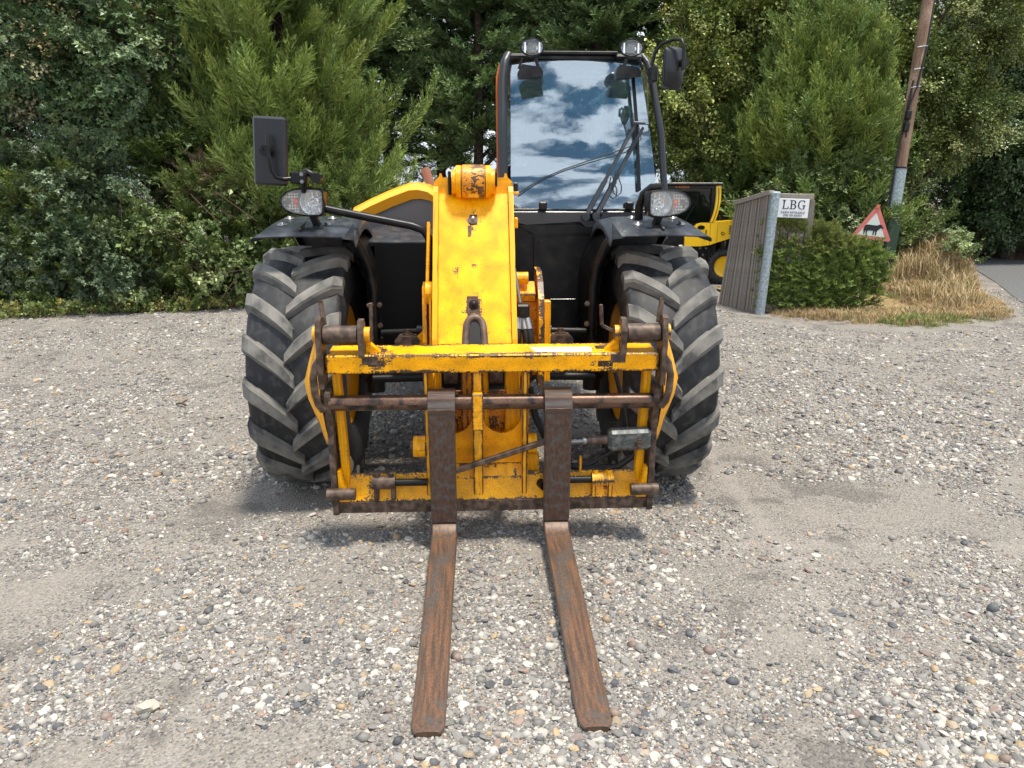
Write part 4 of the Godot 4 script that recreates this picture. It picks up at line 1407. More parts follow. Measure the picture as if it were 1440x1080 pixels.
func build_ground() -> void:
	dunes = noise(201, 0.55, 3)
	patchy = noise(211, 0.42, 4)
	var gm := mat(Color.WHITE, 0.95)
	var cell := noise(221, 0.15, 1, FastNoiseLite.TYPE_CELLULAR)
	cell.cellular_return_type = FastNoiseLite.RETURN_CELL_VALUE
	cell.cellular_jitter = 1.0
	gm.albedo_texture = ntex(cell, 2048, ramp([[0.0, Color(0.27, 0.265, 0.26)], [0.12, Color(0.41, 0.397, 0.38)], [0.3, Color(0.49, 0.472, 0.45)], [0.5, Color(0.545, 0.522, 0.496)], [0.68, Color(0.60, 0.577, 0.548)], [0.84, Color(0.50, 0.455, 0.40)], [0.93, Color(0.69, 0.67, 0.64)], [1.0, Color(0.33, 0.32, 0.31)]]))
	var hd := noise(221, 0.15, 1, FastNoiseLite.TYPE_CELLULAR)
	hd.cellular_return_type = FastNoiseLite.RETURN_DISTANCE
	hd.cellular_jitter = 1.0
	gm.heightmap_enabled = true
	gm.heightmap_texture = ntex(hd, 2048)
	gm.heightmap_scale = -0.8
	gm.uv1_scale = Vector3(0.45, 0.45, 0.45)
	gm.detail_enabled = true
	gm.detail_uv_layer = BaseMaterial3D.DETAIL_UV_2
	var dn := noise(231, 0.013, 6)
	gm.detail_albedo = ntex(dn, 1024, ramp([[0.25, Color(0.34, 0.325, 0.31, 0.5)], [0.35, Color(0.48, 0.46, 0.435, 0.12)], [0.48, Color(0.53, 0.505, 0.478, 0.22)], [0.60, Color(0.55, 0.523, 0.493, 0.38)], [0.8, Color(0.575, 0.547, 0.515, 0.52)]]))
	gm.uv2_scale = Vector3(0.13, 0.13, 0.13)
	var g := MB.new()
	var near := grid_mesh(-12, 12, -15, 3, 0.12, ground_y)
	for q in [[-600, 600, -600, -15], [-600, 600, 3, 600], [-600, -12, -15, 3], [12, 600, -15, 3]]:
		near.quad(Vector3(q[0], 0, q[2]), Vector3(q[1], 0, q[2]), Vector3(q[1], 0, q[3]), Vector3(q[0], 0, q[3]), Vector3.UP)
		for k in 6:
			var i := near.v.size() - 6 + k
			near.t[i] = Vector2(near.v[i].x, near.v[i].z)
	var mesh := near.mesh()
	var arr := mesh.surface_get_arrays(0)
	arr[Mesh.ARRAY_TEX_UV2] = near.t
	var both := ArrayMesh.new()
	both.add_surface_from_arrays(Mesh.PRIMITIVE_TRIANGLES, arr)
	struct("ground", both, gm, "pale grey gravel yard with bare sandy patches")
	# the stones themselves, thick in some places and sparse in the sandy ones
	var sm := mat(Color.WHITE, 0.75)
	sm.vertex_color_use_as_albedo = true
	var kinds := []
	for k in 8:
		kinds.append(stone(300 + k, [0.45, 0.55, 0.36, 0.6, 0.40, 0.48, 0.32, 0.5][k], 0.0 if k < 2 else 1.0))
	var xs := [[], [], [], [], [], [], [], []]
	var cs := [[], [], [], [], [], [], [], []]
	var tries := 640000
	for k in tries:
		var f := rng.randf()
		var z := -(1.75 + 10.5 * pow(f, 1.9))
		var half := 0.72 * -z + 0.5
		var x := rf(-half, half)
		var dens := 0.40 + 1.3 * (patchy.get_noise_2d(x, z) + 0.35 * dunes.get_noise_2d(x * 3.0, z * 3.0))
		if -z > 5.0: dens = maxf(dens, 0.3)
		if rng.randf() > dens * (1.0 if rng.randf() < 0.9 else 2.0): continue
		if z < -8.5 and x > 2.9 and Vector2((x - 4.6) / 2.2, (z + 10.8) / 2.2).length() < 1.0: continue
		var r := 0.0012 + 0.0032 * pow(rng.randf(), -0.38)
		r = minf(r, 0.021) * (1.0 if -z < 4.0 else 1.3)
		var b := Basis.from_euler(Vector3(rf(-0.5, 0.5), rf(0, TAU), rf(-0.5, 0.5))).scaled(Vector3.ONE * r * rf(0.85, 1.15))
		var w := rng.randi() % 8
		xs[w].append(Transform3D(b, Vector3(x, ground_y(x, z) + r * rf(-0.2, 0.25), z)))
		cs[w].append(stone_color())
	for k in 8:
		var s := swarm("gravel", self, kinds[k], sm, xs[k], cs[k])
		tag(s, "loose grey, white and brown flint stones strewn over the yard", "gravel", "loose gravel of the yard", "stuff")
	# larger stones one notices
	for q in [[Vector3(138, 1030, 0), 0.034, Color(0.37, 0.345, 0.29), "largest cream white stone in the gravel at the near edge of the yard"], [Vector3(1424, 860, 0), 0.026, Color(0.10, 0.105, 0.11), "round dark pebble lying by itself on the far right of the yard"]]:
		var st := obj("stone", stone(410 if q[1] > 0.03 else 301, 0.62, 1.0 if q[1] > 0.03 else 0.0), mat((q[2] as Color).linear_to_srgb(), 0.8))
		tag(st, q[3], "stone")
		var at := Vector3(-1.14, 0, -2.08) if q[1] > 0.03 else Vector3(1.87, 0, -2.67)
		st.scale = Vector3.ONE * q[1]
		st.rotation = Vector3(0.3, 0.8, 0.1)
		st.position = at + Vector3(0, ground_y(at.x, at.z) + 0.012, 0)
	# lane and its verge
	var am := mat(Color.WHITE, 0.9)
	am.albedo_texture = ntex(noise(241, 0.12, 4), 512, ramp([[0.2, Color(0.27, 0.275, 0.28)], [0.5, Color(0.36, 0.365, 0.37)], [0.8, Color(0.45, 0.45, 0.45)]]))
	tri3(am, 0.5, true)
	var road := MB.new()
	road.prism([Vector2(6.6, 8.6), Vector2(7.25, 10.9), Vector2(8.3, 13.2), Vector2(9.3, 15.6), Vector2(9.6, 18.0), Vector2(8.0, 22.0), Vector2(9.5, 22.5), Vector2(10.9, 18.9), Vector2(11.4, 16.6), Vector2(14.5, 15.2), Vector2(22, 14), Vector2(22, 9.6), Vector2(13, 8.8), Vector2(9.5, 7.9)], 0.004, 0.012, Transform3D(Basis(Vector3(1, 0, 0), Vector3(0, 0, -1), Vector3(0, 1, 0)), Vector3.ZERO))
	struct("lane", road, am, "grey tarmac lane bending away behind the grassy bank")
	var em := mat(Color.WHITE, 0.95)
	em.albedo_texture = ntex(noise(251, 0.05, 5), 512, ramp([[0.25, Color(0.30, 0.25, 0.17)], [0.5, Color(0.52, 0.44, 0.29)], [0.75, Color(0.62, 0.54, 0.37)]]))
	tri3(em, 0.8, true)
	var mo := grid_mesh(3.25, 9.2, -15.0, -8.6, 0.16, func(x, z): return mound(x, z) - (0.02 if x < lane_edge(z) + 0.1 else 0.08) + 0.03 * clampf(1.3 - Vector2((x - 4.9) / 2.0, (z + 10.9) / 1.75).length(), -1.0, 1.0))
	struct("grass_bank", mo, em, "low earth bank with dry grass at the foot of the leaning pole")
	var lm := mat(Color.WHITE, 0.95)
	lm.albedo_texture = ntex(noise(261, 0.06, 5), 512, ramp([[0.25, Color(0.17, 0.13, 0.10)], [0.5, Color(0.34, 0.25, 0.18)], [0.75, Color(0.36, 0.33, 0.20)]]))
	tri3(lm, 0.6, true)
	var bank := MB.new()
	var rows := []
	for q in [Vector2(7.0, 23.5), Vector2(9.6, 22.6), Vector2(11.0, 19.0), Vector2(11.5, 16.8), Vector2(14.6, 15.4), Vector2(22, 14.3)]:
		var o := Vector2(0.75, 0.66)
		rows.append([Vector3(q.x, 0.0, -q.y), Vector3(q.x + o.x * 0.4, 0.22, -q.y - o.y * 0.4), Vector3(q.x + o.x * 1.2, 0.55, -q.y - o.y * 1.2), Vector3(q.x + o.x * 3.0, 0.8, -q.y - o.y * 3.0), Vector3(q.x + o.x * 12.0, 0.9, -q.y - o.y * 12.0)])
	bank.sheet(rows, 0.0, Vector3.UP)
	struct("lane_bank", bank, lm, "brown leaf covered bank on the far side of the lane")
	var hm := mat(Color.WHITE, 0.95)
	hm.albedo_texture = ntex(noise(271, 0.05, 5), 512, ramp([[0.25, Color(0.20, 0.16, 0.11)], [0.55, Color(0.36, 0.30, 0.20)], [0.75, Color(0.38, 0.38, 0.20)]]))
	tri3(hm, 0.7, true)
	var hb := grid_mesh(-9, 2.6, -19, -9.2, 0.3, func(x, z): return 0.10 * clampf((-z - hedge_line(x)) / 0.5, -0.3, 1.0) + 0.02 * dunes.get_noise_2d(x * 2.0, z * 2.0))
	struct("hedge_soil", hb, hm, "leaf litter and bare earth under the trees behind the yard")

func hedge_line(x: float) -> float:
	return 9.55 + 0.32 * (x + 6.4) if x < -2.0 else 10.96 + 0.10 * (x + 2.0)

# ---------------------------------------------------------------- foliage
func shade(c: Color, k: float) -> Color:
	return Color(c.r * k, c.g * k, c.b * k)

func plume(seed_: int, n: int, per: int, lo: Color, hi: Color, fine := 1.0, curl := 0.35) -> ArrayMesh:
	# a bough of conifer: a curving stem along +z, feathery side shoots; unit length
	var r := RandomNumberGenerator.new()
	r.seed = seed_
	var L := LB.new()
	var ax := func(t: float) -> Vector3: return Vector3(0.04 * sin(t * 4.0 + seed_), curl * t * t - 0.05 * t, t)
	var br := Color(0.06, 0.045, 0.03)
	for k in 6:
		var a: Vector3 = ax.call(k / 6.0)
		var b: Vector3 = ax.call((k + 1) / 6.0)
		var w := 0.010 * (1.0 - k / 7.0)
		L.tri(a + Vector3(w, 0, 0), a - Vector3(w, 0, 0), b, br, br, br)
		L.tri(a + Vector3(0, w, 0), a - Vector3(0, w, 0), b, br, br, br)
	for i in n:
		var t := 0.08 + 0.92 * float(i) / n
		var p: Vector3 = ax.call(t)
		var d: Vector3 = (ax.call(minf(t + 0.05, 1.05)) - p).normalized()
		var roll := (0.0 if i % 2 == 0 else PI) + r.randf_range(-0.9, 0.9)
		var sd := (Vector3(cos(roll), sin(roll) * 0.75 + 0.12, 0)).normalized()
		var len := (0.34 * pow(1.0 - t, 0.75) + 0.10) * r.randf_range(0.7, 1.2)
		var dir := (d * 0.9 + sd * 0.75 + Vector3(0, 0.15, 0)).normalized()
		for j in per:
			var s := float(j) / per
			var q := p + dir * len * s * 0.85 + Vector3(0, 0.05 * s * s, 0)
			var dd := (dir + Vector3(r.randfn(), r.randfn(), r.randfn()) * 0.42 + d * 0.3).normalized()
			var wv := dd.cross(Vector3(r.randfn(), r.randfn(), r.randfn())).normalized() * (0.013 * fine) * r.randf_range(0.7, 1.3)
			var ll := len * r.randf_range(0.25, 0.45)
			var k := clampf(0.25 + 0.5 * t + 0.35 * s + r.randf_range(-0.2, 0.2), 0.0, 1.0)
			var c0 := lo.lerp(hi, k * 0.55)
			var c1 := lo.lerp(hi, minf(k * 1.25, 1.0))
			L.tri(q - wv * 0.6, q + wv, q + dd * ll * 0.5 - wv * 0.4, c0, c0, c1)
			L.tri(q + wv * 0.8, q + dd * ll * 0.55 - wv * 0.5, q + dd * ll, c0, c1, c1)
	return L.mesh()

func leaf_spray(seed_: int, n: int, size: float, lo: Color, hi: Color, lobed: bool, droop := 0.0) -> ArrayMesh:
	# a leafy twig along +z, unit length
	var r := RandomNumberGenerator.new()
	r.seed = seed_
	var L := LB.new()
	var br := Color(0.07, 0.055, 0.04)
	var twigs := []
	for k in 5:
		var t := 0.15 + 0.2 * k
		var b := Vector3(0, 0.1 * t * t - droop * t * t, t * 0.8)
		var e := b + Vector3(r.randf_range(-0.4, 0.4), r.randf_range(-0.15, 0.28), r.randf_range(0.1, 0.4))
		twigs.append([b, e])
		L.tri(b + Vector3(0.008, 0, 0), b - Vector3(0.008, 0, 0), e, br, br, br)
		L.tri(b + Vector3(0, 0.008, 0), b - Vector3(0, 0.008, 0), e, br, br, br)
	L.tri(Vector3(0.01, 0, 0), Vector3(-0.01, 0, 0), Vector3(0, 0.1 - droop, 0.85), br, br, br)
	for i in n:
		var tw: Array = twigs[r.randi() % 5]
		var p: Vector3 = (tw[0] as Vector3).lerp(tw[1], r.randf_range(0.15, 1.05)) + Vector3(r.randfn(), r.randfn(), r.randfn()) * 0.07
		var nrm := (Vector3(0, 0.9, 0.35) + Vector3(r.randfn(), r.randfn(), r.randfn()) * 0.5).normalized()
		var tip := (Vector3(r.randfn(), -0.45, r.randfn() + 0.5))
		tip = (tip - nrm * tip.dot(nrm)).normalized()
		var sd := nrm.cross(tip)
		var s := size * r.randf_range(0.6, 1.2)
		var c := lo.lerp(hi, clampf(r.randfn() * 0.28 + 0.45, 0, 1))
		var c2 := shade(c, 1.12)
		var up := nrm * s * 0.10
		if lobed:
			var base := p
			var mid := p + tip * s * 0.42
			var pts := [p + sd * s * 0.30 - tip * s * 0.04 + up, p + sd * s * 0.52 + tip * s * 0.38 + up, p + sd * s * 0.20 + tip * s * 0.5, p + tip * s - up * 0.8, p - sd * s * 0.20 + tip * s * 0.5, p - sd * s * 0.52 + tip * s * 0.38 + up, p - sd * s * 0.30 - tip * s * 0.04 + up]
			for k in 6:
				L.tri(mid if k > 0 and k < 5 else base.lerp(mid, 0.5), pts[k], pts[k + 1], c, c2, c2)
		else:
			L.tri(p, p + sd * s * 0.34 + tip * s * 0.45 + up, p + tip * s, c, c2, c2)
			L.tri(p, p - sd * s * 0.34 + tip * s * 0.45 + up, p + tip * s, c, c, c2)
	return L.mesh()

func aim(dir: Vector3, roll: float, s: float) -> Basis:
	var z := dir.normalized()
	var x := Vector3.UP.cross(z)
	x = Vector3.RIGHT if x.length() < 0.05 else x.normalized()
	return Basis(x, z.cross(x), z).rotated(z, roll).scaled(Vector3.ONE * s)

func tinted(c: Color, v: float) -> Color:
	var k := 1.0 + rf(-v, v)
	var w := rf(-0.08, 0.08)
	return Color(c.r * k * (1.0 + w), c.g * k, c.b * k * (1.0 - w))

func trunk(t: Node, h: float, r: float, lean := Vector3.ZERO, limbs := 5, limb_from := 0.3) -> void:
	var m := MB.new()
	var p := []
	var rr := []
	for k in 7:
		var f := k / 6.0
		p.append(Vector3(0, h * f, 0) + lean * f * f + Vector3(rf(-0.04, 0.04), 0, rf(-0.04, 0.04)) * h * 0.15)
		rr.append(r * (1.25 if k == 0 else 1.0) * (1.0 - 0.72 * f))
	m.tube(p, rr, 9)
	for k in limbs:
		var f := lerpf(limb_from, 0.85, float(k) / maxf(limbs - 1, 1))
		var b := Vector3(0, h * f, 0) + lean * f * f
		var a := rf(0, TAU)
		var d := Vector3(cos(a), rf(0.35, 0.9), sin(a)).normalized() * h * rf(0.18, 0.3)
		m.tube([b, b + d * 0.5 + Vector3(0, 0.05, 0), b + d + Vector3(0, 0.15, 0)], [r * 0.4, r * 0.25, r * 0.1], 6)
	obj("trunk", m, M.bark, t)

func crown(t: Node, meshes: Array, mat_: Material, xs: Array, cs: Array, called := "crown") -> void:
	# share the boughs out over the variants
	var a := []
	var b := []
	for k in meshes.size():
		a.append([]); b.append([])
	for k in xs.size():
		a[k % meshes.size()].append(xs[k])
		b[k % meshes.size()].append(cs[k])
	for k in meshes.size():
		var s := swarm(called, t, meshes[k], mat_, a[k], b[k])
		s.set_meta("kind", "stuff")

func conifer(called: String, label: String, group: String, at: Vector3, h: float, R: float, from: float, count: int, meshes: Array, tint: Color, size: float, rise: float, top_keep := 0.12, tr := 0.13) -> Node3D:
	var t := thing(called, label, "tree", at, group)
	trunk(t, h, tr, Vector3(rf(-0.2, 0.2), 0, 0), 3, 0.2)
	var xs := []
	var cs := []
	var lump := noise(int(absf(at.x) * 91.0 + 7.0), 0.55, 2)
	for k in count:
		var f := pow(rng.randf(), 0.9)
		var y := lerpf(from, h, f)
		var rad := R * (top_keep + (1.0 - top_keep) * pow(1.0 - f, 0.75)) * (0.86 + 0.22 * sin(y * 5.0 + at.x * 3.0))
		var a := rf(0, TAU)
		var o := Vector3(cos(a), 0, sin(a))
		rad *= 0.95 + 0.75 * lump.get_noise_3d(o.x * 2.2, y * 1.3, o.z * 2.2)
		var q := sqrt(rng.randf()) * 0.85
		var s := size * rf(0.7, 1.25)
		var p := o * maxf(rad * q - 0.1, 0.02) + Vector3(0, y, 0)
		var d := o + Vector3(0, rise + rf(-0.35, 0.35) + 0.9 * pow(f, 4.0), 0) + rdir() * 0.25
		xs.append(Transform3D(aim(d, rf(-0.5, 0.5), s), p))
		cs.append(tinted(tint, 0.22))
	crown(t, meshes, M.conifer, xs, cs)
	return t

func blob(xs: Array, cs: Array, c: Vector3, r: Vector3, count: int, size: float, tint: Color, lift := 0.25, floor_ := 0.03, shell := 0.4) -> void:
	var n := noise(int(c.x * 31.0 + c.y * 17.0), 0.8, 2)
	for k in count:
		var d := rdir()
		var q := lerpf(shell, 1.0, pow(rng.randf(), 0.6)) * (0.88 + 0.45 * n.get_noise_3d(d.x * 2.0, d.y * 2.0, d.z * 2.0))
		var p := c + d * r * q
		if p.y < floor_: continue
		xs.append(Transform3D(aim(d + Vector3(0, lift, 0) + rdir() * 0.45, rf(-0.7, 0.7), size * rf(0.7, 1.3)), p - d * size * 0.5))
		cs.append(tinted(tint, 0.2))

func build_plants() -> void:
	var W := Color.WHITE
	# conifer boughs
	var bright := []
	var dark := []
	var mid := []
	for k in 3:
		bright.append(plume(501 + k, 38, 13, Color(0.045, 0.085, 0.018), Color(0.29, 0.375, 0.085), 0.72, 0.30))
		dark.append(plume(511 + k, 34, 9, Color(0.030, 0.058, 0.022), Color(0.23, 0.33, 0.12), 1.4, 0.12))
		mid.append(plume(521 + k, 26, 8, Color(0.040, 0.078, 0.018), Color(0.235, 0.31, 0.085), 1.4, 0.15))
	var dead := [plume(531, 30, 7, Color(0.09, 0.06, 0.04), Color(0.20, 0.13, 0.08), 1.0, -0.1)]
	var maple := [leaf_spray(541, 70, 0.15, Color(0.06, 0.105, 0.045), Color(0.18, 0.255, 0.11), true, 0.15), leaf_spray(542, 70, 0.14, Color(0.06, 0.105, 0.045), Color(0.18, 0.255, 0.11), true, 0.25)]
	var blue := [leaf_spray(543, 80, 0.15, Color(0.052, 0.088, 0.042), Color(0.15, 0.20, 0.105), true, 0.2), leaf_spray(544, 80, 0.14, Color(0.05, 0.085, 0.04), Color(0.14, 0.195, 0.095), true, 0.3)]
	var seedy := [leaf_spray(545, 55, 0.10, Color(0.22, 0.20, 0.10), Color(0.42, 0.34, 0.18), false, 0.35)]
	var bramble := [leaf_spray(546, 45, 0.20, Color(0.09, 0.13, 0.045), Color(0.27, 0.32, 0.12), true, 0.1), leaf_spray(547, 40, 0.18, Color(0.08, 0.125, 0.04), Color(0.25, 0.30, 0.10), false, 0.1)]
	var ivy := [leaf_spray(548, 60, 0.17, Color(0.042, 0.075, 0.026), Color(0.18, 0.235, 0.08), true, 0.35), leaf_spray(549, 60, 0.15, Color(0.045, 0.078, 0.026), Color(0.20, 0.25, 0.085), true, 0.3)]
	var small := [leaf_spray(551, 210, 0.085, Color(0.09, 0.135, 0.035), Color(0.29, 0.36, 0.11), false, 0.2), leaf_spray(552, 210, 0.08, Color(0.10, 0.14, 0.035), Color(0.33, 0.375, 0.11), false, 0.1)]
	var lane := [leaf_spray(553, 170, 0.10, Color(0.035, 0.066, 0.026), Color(0.12, 0.18, 0.065), false, 0.2), leaf_spray(554, 170, 0.10, Color(0.035, 0.066, 0.026), Color(0.12, 0.18, 0.065), false, 0.3)]
	# the dark row behind the yard
	var names := ["dark conifer with bare lower trunk, %s in the row behind the yard"]
	var where := ["at the far left end of the row", "second from the left of the row", "third from the left of the row", "behind the tip of the pale green conifer", "just right of the pale green conifer", "behind the brown exhaust pipe", "directly left of the cab", "behind the cab windscreen", "directly behind the right cab pillar", "behind the right cab mirror", "above the yellow loader", "last of the row, behind the yellowing tree"]
	for k in 12:
		var x := -7.6 + k * 1.18 + rf(-0.15, 0.15)
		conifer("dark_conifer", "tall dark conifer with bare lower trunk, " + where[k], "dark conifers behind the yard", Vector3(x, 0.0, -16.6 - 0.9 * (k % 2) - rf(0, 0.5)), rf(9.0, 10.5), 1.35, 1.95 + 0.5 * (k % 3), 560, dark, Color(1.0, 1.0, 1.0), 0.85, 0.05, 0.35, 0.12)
	for k in 7:
		var x := -7.5 + k * 2.2 + rf(-0.4, 0.4)
		conifer("back_conifer", "dark conifer of the second row, glimpsed " + ["behind the maple", "behind the pale conifer", "behind the left mirror", "between the pale conifer and the boom", "just left of the cab", "right of the cab mirror", "behind the entrance sign"][k], "second row of dark conifers", Vector3(x, 0.0, -20.0 - rf(0, 1.5)), rf(9.5, 11.0), 1.5, 2.3, 330, dark, Color(0.85, 0.9, 0.95), 1.1, 0.05, 0.35, 0.13)
	# low field hedge far behind the bare trunks
	var fh := thing("field_hedge", "low dark field hedge far behind the bare conifer trunks", "hedge")
	var fx := []
	var fc := []
	for k in 1700:
		var x := rf(-11.0, 11.0)
		fx.append(Transform3D(aim(rdir() + Vector3(0, 0.4, 0.6), rf(-0.7, 0.7), rf(0.5, 0.8)), Vector3(x, rf(0.1, 2.6 + 0.5 * sin(x * 1.7)), -24.5 + rf(-0.5, 0.5))))
		fc.append(tinted(Color(0.85, 0.85, 0.8), 0.3))
	crown(fh, mid, M.conifer, fx, fc, "foliage")
	# pale green conifer on the left
	conifer("pale_conifer", "big pale green conifer with feathery upswept tips left of the machine", "", Vector3(-3.55, 0, -12.3), 7.4, 2.05, 1.2, 1350, bright, W, 0.85, 0.75, 0.2, 0.14)
	var pc := thing("dark_yew", "smaller shaded conifer between the maple and the pale conifer", "tree", Vector3(-4.9, 0, -11.5))
	trunk(pc, 3.2, 0.08)
	var xs := []
	var cs := []
	blob(xs, cs, Vector3(0, 1.5, -0.3), Vector3(0.9, 1.0, 0.4), 160, 0.6, Color(0.7, 0.75, 0.65), 0.5)
	blob(xs, cs, Vector3(0, 2.1, 0), Vector3(0.75, 1.1, 0.7), 160, 0.6, Color(0.75, 0.8, 0.7), 0.5)
	crown(pc, mid, M.conifer, xs, cs)
	# maple, upper left
	var mt := thing("maple_tree", "broad maple with grey green leaves and tan seed clusters, far left", "tree", Vector3(-6.5, 0, -11.6))
	trunk(mt, 5.0, 0.16, Vector3(0.3, 0, 0.4), 6, 0.3)
	xs = []; cs = []
	for q in [[Vector3(-0.2, 3.4, 0.6), Vector3(1.3, 0.9, 0.9), 210], [Vector3(1.1, 3.3, 0.5), Vector3(0.9, 0.8, 0.8), 150], [Vector3(0.4, 4.6, 0.2), Vector3(1.7, 1.2, 1.2), 300], [Vector3(-1.3, 2.5, 0.8), Vector3(1.0, 0.7, 0.8), 130], [Vector3(0.9, 2.5, 0.5), Vector3(0.9, 0.5, 0.6), 90], [Vector3(-1.6, 4.2, 0.4), Vector3(1.3, 1.4, 1.0), 180], [Vector3(-0.9, 2.2, -0.5), Vector3(1.6, 1.0, 0.4), 200]]:
		blob(xs, cs, q[0], q[1], q[2], 0.62, W, 0.2)
	crown(mt, maple, M.leaf, xs, cs)
	xs = []; cs = []
	for q in [[Vector3(-0.2, 3.4, 0.7), Vector3(1.3, 0.9, 1.0), 50], [Vector3(1.0, 3.5, 0.6), Vector3(0.9, 0.8, 0.8), 40]]:
		blob(xs, cs, q[0], q[1], q[2], 0.45, W, 0.2, 0.03, 0.9)
	crown(mt, seedy, M.leaf, xs, cs, "seed_clusters")
	# bluish shrub, lower left
	var bs := thing("maple_shrub", "dense dark grey green leafy shrub at the left edge of the yard", "shrub", Vector3(-6.2, 0, -10.6))
	trunk(bs, 1.8, 0.06)
	xs = []; cs = []
	for q in [[Vector3(0.2, 0.75, 0.35), Vector3(1.2, 0.75, 0.6), 300], [Vector3(0.3, 1.6, 0.1), Vector3(0.95, 0.75, 0.6), 240], [Vector3(-1.0, 1.3, 0.1), Vector3(0.8, 1.0, 0.7), 200], [Vector3(1.0, 0.6, 0.25), Vector3(0.5, 0.55, 0.5), 90]]:
		blob(xs, cs, q[0], q[1], q[2], 0.42, W, 0.15)
	crown(bs, blue, M.leaf, xs, cs)
	# clipped conifer hedge running behind the telehandler, brambles and ivy on it
	var hd := thing("conifer_hedge", "rough dark green conifer hedge behind the left wheel", "hedge", Vector3(0, 0, 0))
	xs = []; cs = []
	for k in 1900:
		var x := rf(-7.6, -2.2)
		var y := rf(0.05, 1.75)
		var z := -hedge_line(x) - 0.35 - rf(0.0, 0.5) - 0.12 * y + 0.18 * patchy.get_noise_2d(x * 2.5, y * 2.5)
		if x < -4.6 and x > -5.6 and y > 1.1: continue
		xs.append(Transform3D(aim(Vector3(rf(-0.5, 0.6), rf(-0.1, 0.9), 0.7), rf(-0.6, 0.6), rf(0.28, 0.5)), Vector3(x, y, z)))
		cs.append(tinted(Color(0.95, 0.92, 0.85), 0.3))
	crown(hd, mid, M.conifer, xs, cs, "foliage")
	var hm := MB.new()
	for k in 40:
		var x := rf(-5.5, -2.3)
		var z := -hedge_line(x) - 0.7 - rf(0, 0.4)
		hm.tube([Vector3(x, 0, z), Vector3(x + rf(-0.1, 0.1), 0.7, z), Vector3(x + rf(-0.3, 0.3), 1.7, z + rf(-0.2, 0.2))], [0.03, 0.022, 0.008], 5)
	obj("stems", hm, M.twig, hd).set_meta("kind", "stuff")
	var dp := thing("dead_conifer_patch", "brown dead conifer twigs showing through the hedge", "dead twigs", Vector3(-4.1, 1.6, -10.95))
	xs = []; cs = []
	blob(xs, cs, Vector3.ZERO, Vector3(0.6, 0.38, 0.3), 120, 0.4, W, -0.1, -9.0)
	crown(dp, dead, M.conifer, xs, cs, "dead_twigs")
	var bb := thing("bramble", "light green bramble trailing over the front of the hedge", "bramble", Vector3(-4.6, 0, -10.2))
	xs = []; cs = []
	for q in [[Vector3(-0.1, 1.2, -0.2), Vector3(0.4, 0.2, 0.2), 18], [Vector3(-0.2, 0.95, 0.0), Vector3(0.6, 0.3, 0.25), 30], [Vector3(0.9, 1.45, -0.45), Vector3(0.35, 0.2, 0.2), 14], [Vector3(0.6, 0.6, -0.05), Vector3(0.6, 0.4, 0.25), 20], [Vector3(-0.3, 0.5, 0.05), Vector3(0.5, 0.4, 0.25), 18], [Vector3(1.2, 0.6, -0.3), Vector3(0.5, 0.5, 0.2), 12]]:
		blob(xs, cs, q[0], q[1], q[2], 0.40, Color(0.85, 0.88, 0.8), 0.1)
	crown(bb, bramble, M.leaf, xs, cs, "foliage")
	var bm := MB.new()
	for k in 14:
		var p := Vector3(rf(-0.6, 1.4), rf(0.3, 1.5), rf(-0.1, 0.2))
		bm.tube([p, p + Vector3(rf(-0.3, 0.3), 0.12, 0.1), p + Vector3(rf(-0.6, 0.6), rf(-0.3, 0.1), 0.15)], 0.005, 5)
	obj("stems", bm, M.twig, bb).set_meta("kind", "stuff")
	# tall ivy grown hedge behind the sign, right
	var rh := conifer("ivy_conifer", "bushy green conifer overgrown with ivy behind the entrance sign", "", Vector3(5.15, 0, -13.75), 4.0, 1.85, 0.3, 1050, mid, Color(1.0, 1.02, 0.95), 0.72, 0.7, 0.3, 0.1)
	xs = []; cs = []
	for q in [[Vector3(0.25, 1.3, 1.1), Vector3(0.7, 1.0, 0.4), 330], [Vector3(-0.6, 1.2, 1.0), Vector3(0.8, 0.9, 0.5), 240], [Vector3(0.8, 0.9, 0.9), Vector3(0.4, 0.8, 0.5), 120]]:
		blob(xs, cs, q[0], q[1], q[2], 0.36, W, 0.1)
	crown(rh, ivy, M.leaf, xs, cs, "ivy")
	xs = []; cs = []
	for k in 210:
		var a := rf(0.1, PI - 0.1)
		var y := rf(1.7, 3.7)
		var rr := 1.75 * (1.0 - (y - 1.5) * 0.28)
		xs.append(Transform3D(aim(Vector3(cos(a), 0.9, sin(a)), rf(-0.6, 0.6), rf(0.6, 0.9)), Vector3(cos(a) * rr * 0.6, y, sin(a) * rr * 0.6)))
		cs.append(tinted(Color(1.0, 0.95, 0.8), 0.2))
	crown(rh, bright, M.conifer, xs, cs, "young_shoots")
	var rh2 := conifer("ivy_conifer", "second bushy conifer, between the yellow loader and the sign", "", Vector3(4.1, 0, -14.6), 3.4, 0.95, 0.6, 420, mid, Color(1.0, 1.0, 0.9), 0.62, 0.8, 0.25, 0.1)
	# trimmed hedge in front of the pole
	var th := thing("trimmed_hedge", "low clipped conifer hedge between the grey post and the cow sign", "hedge", Vector3(4.05, 0, -10.35))
	xs = []; cs = []
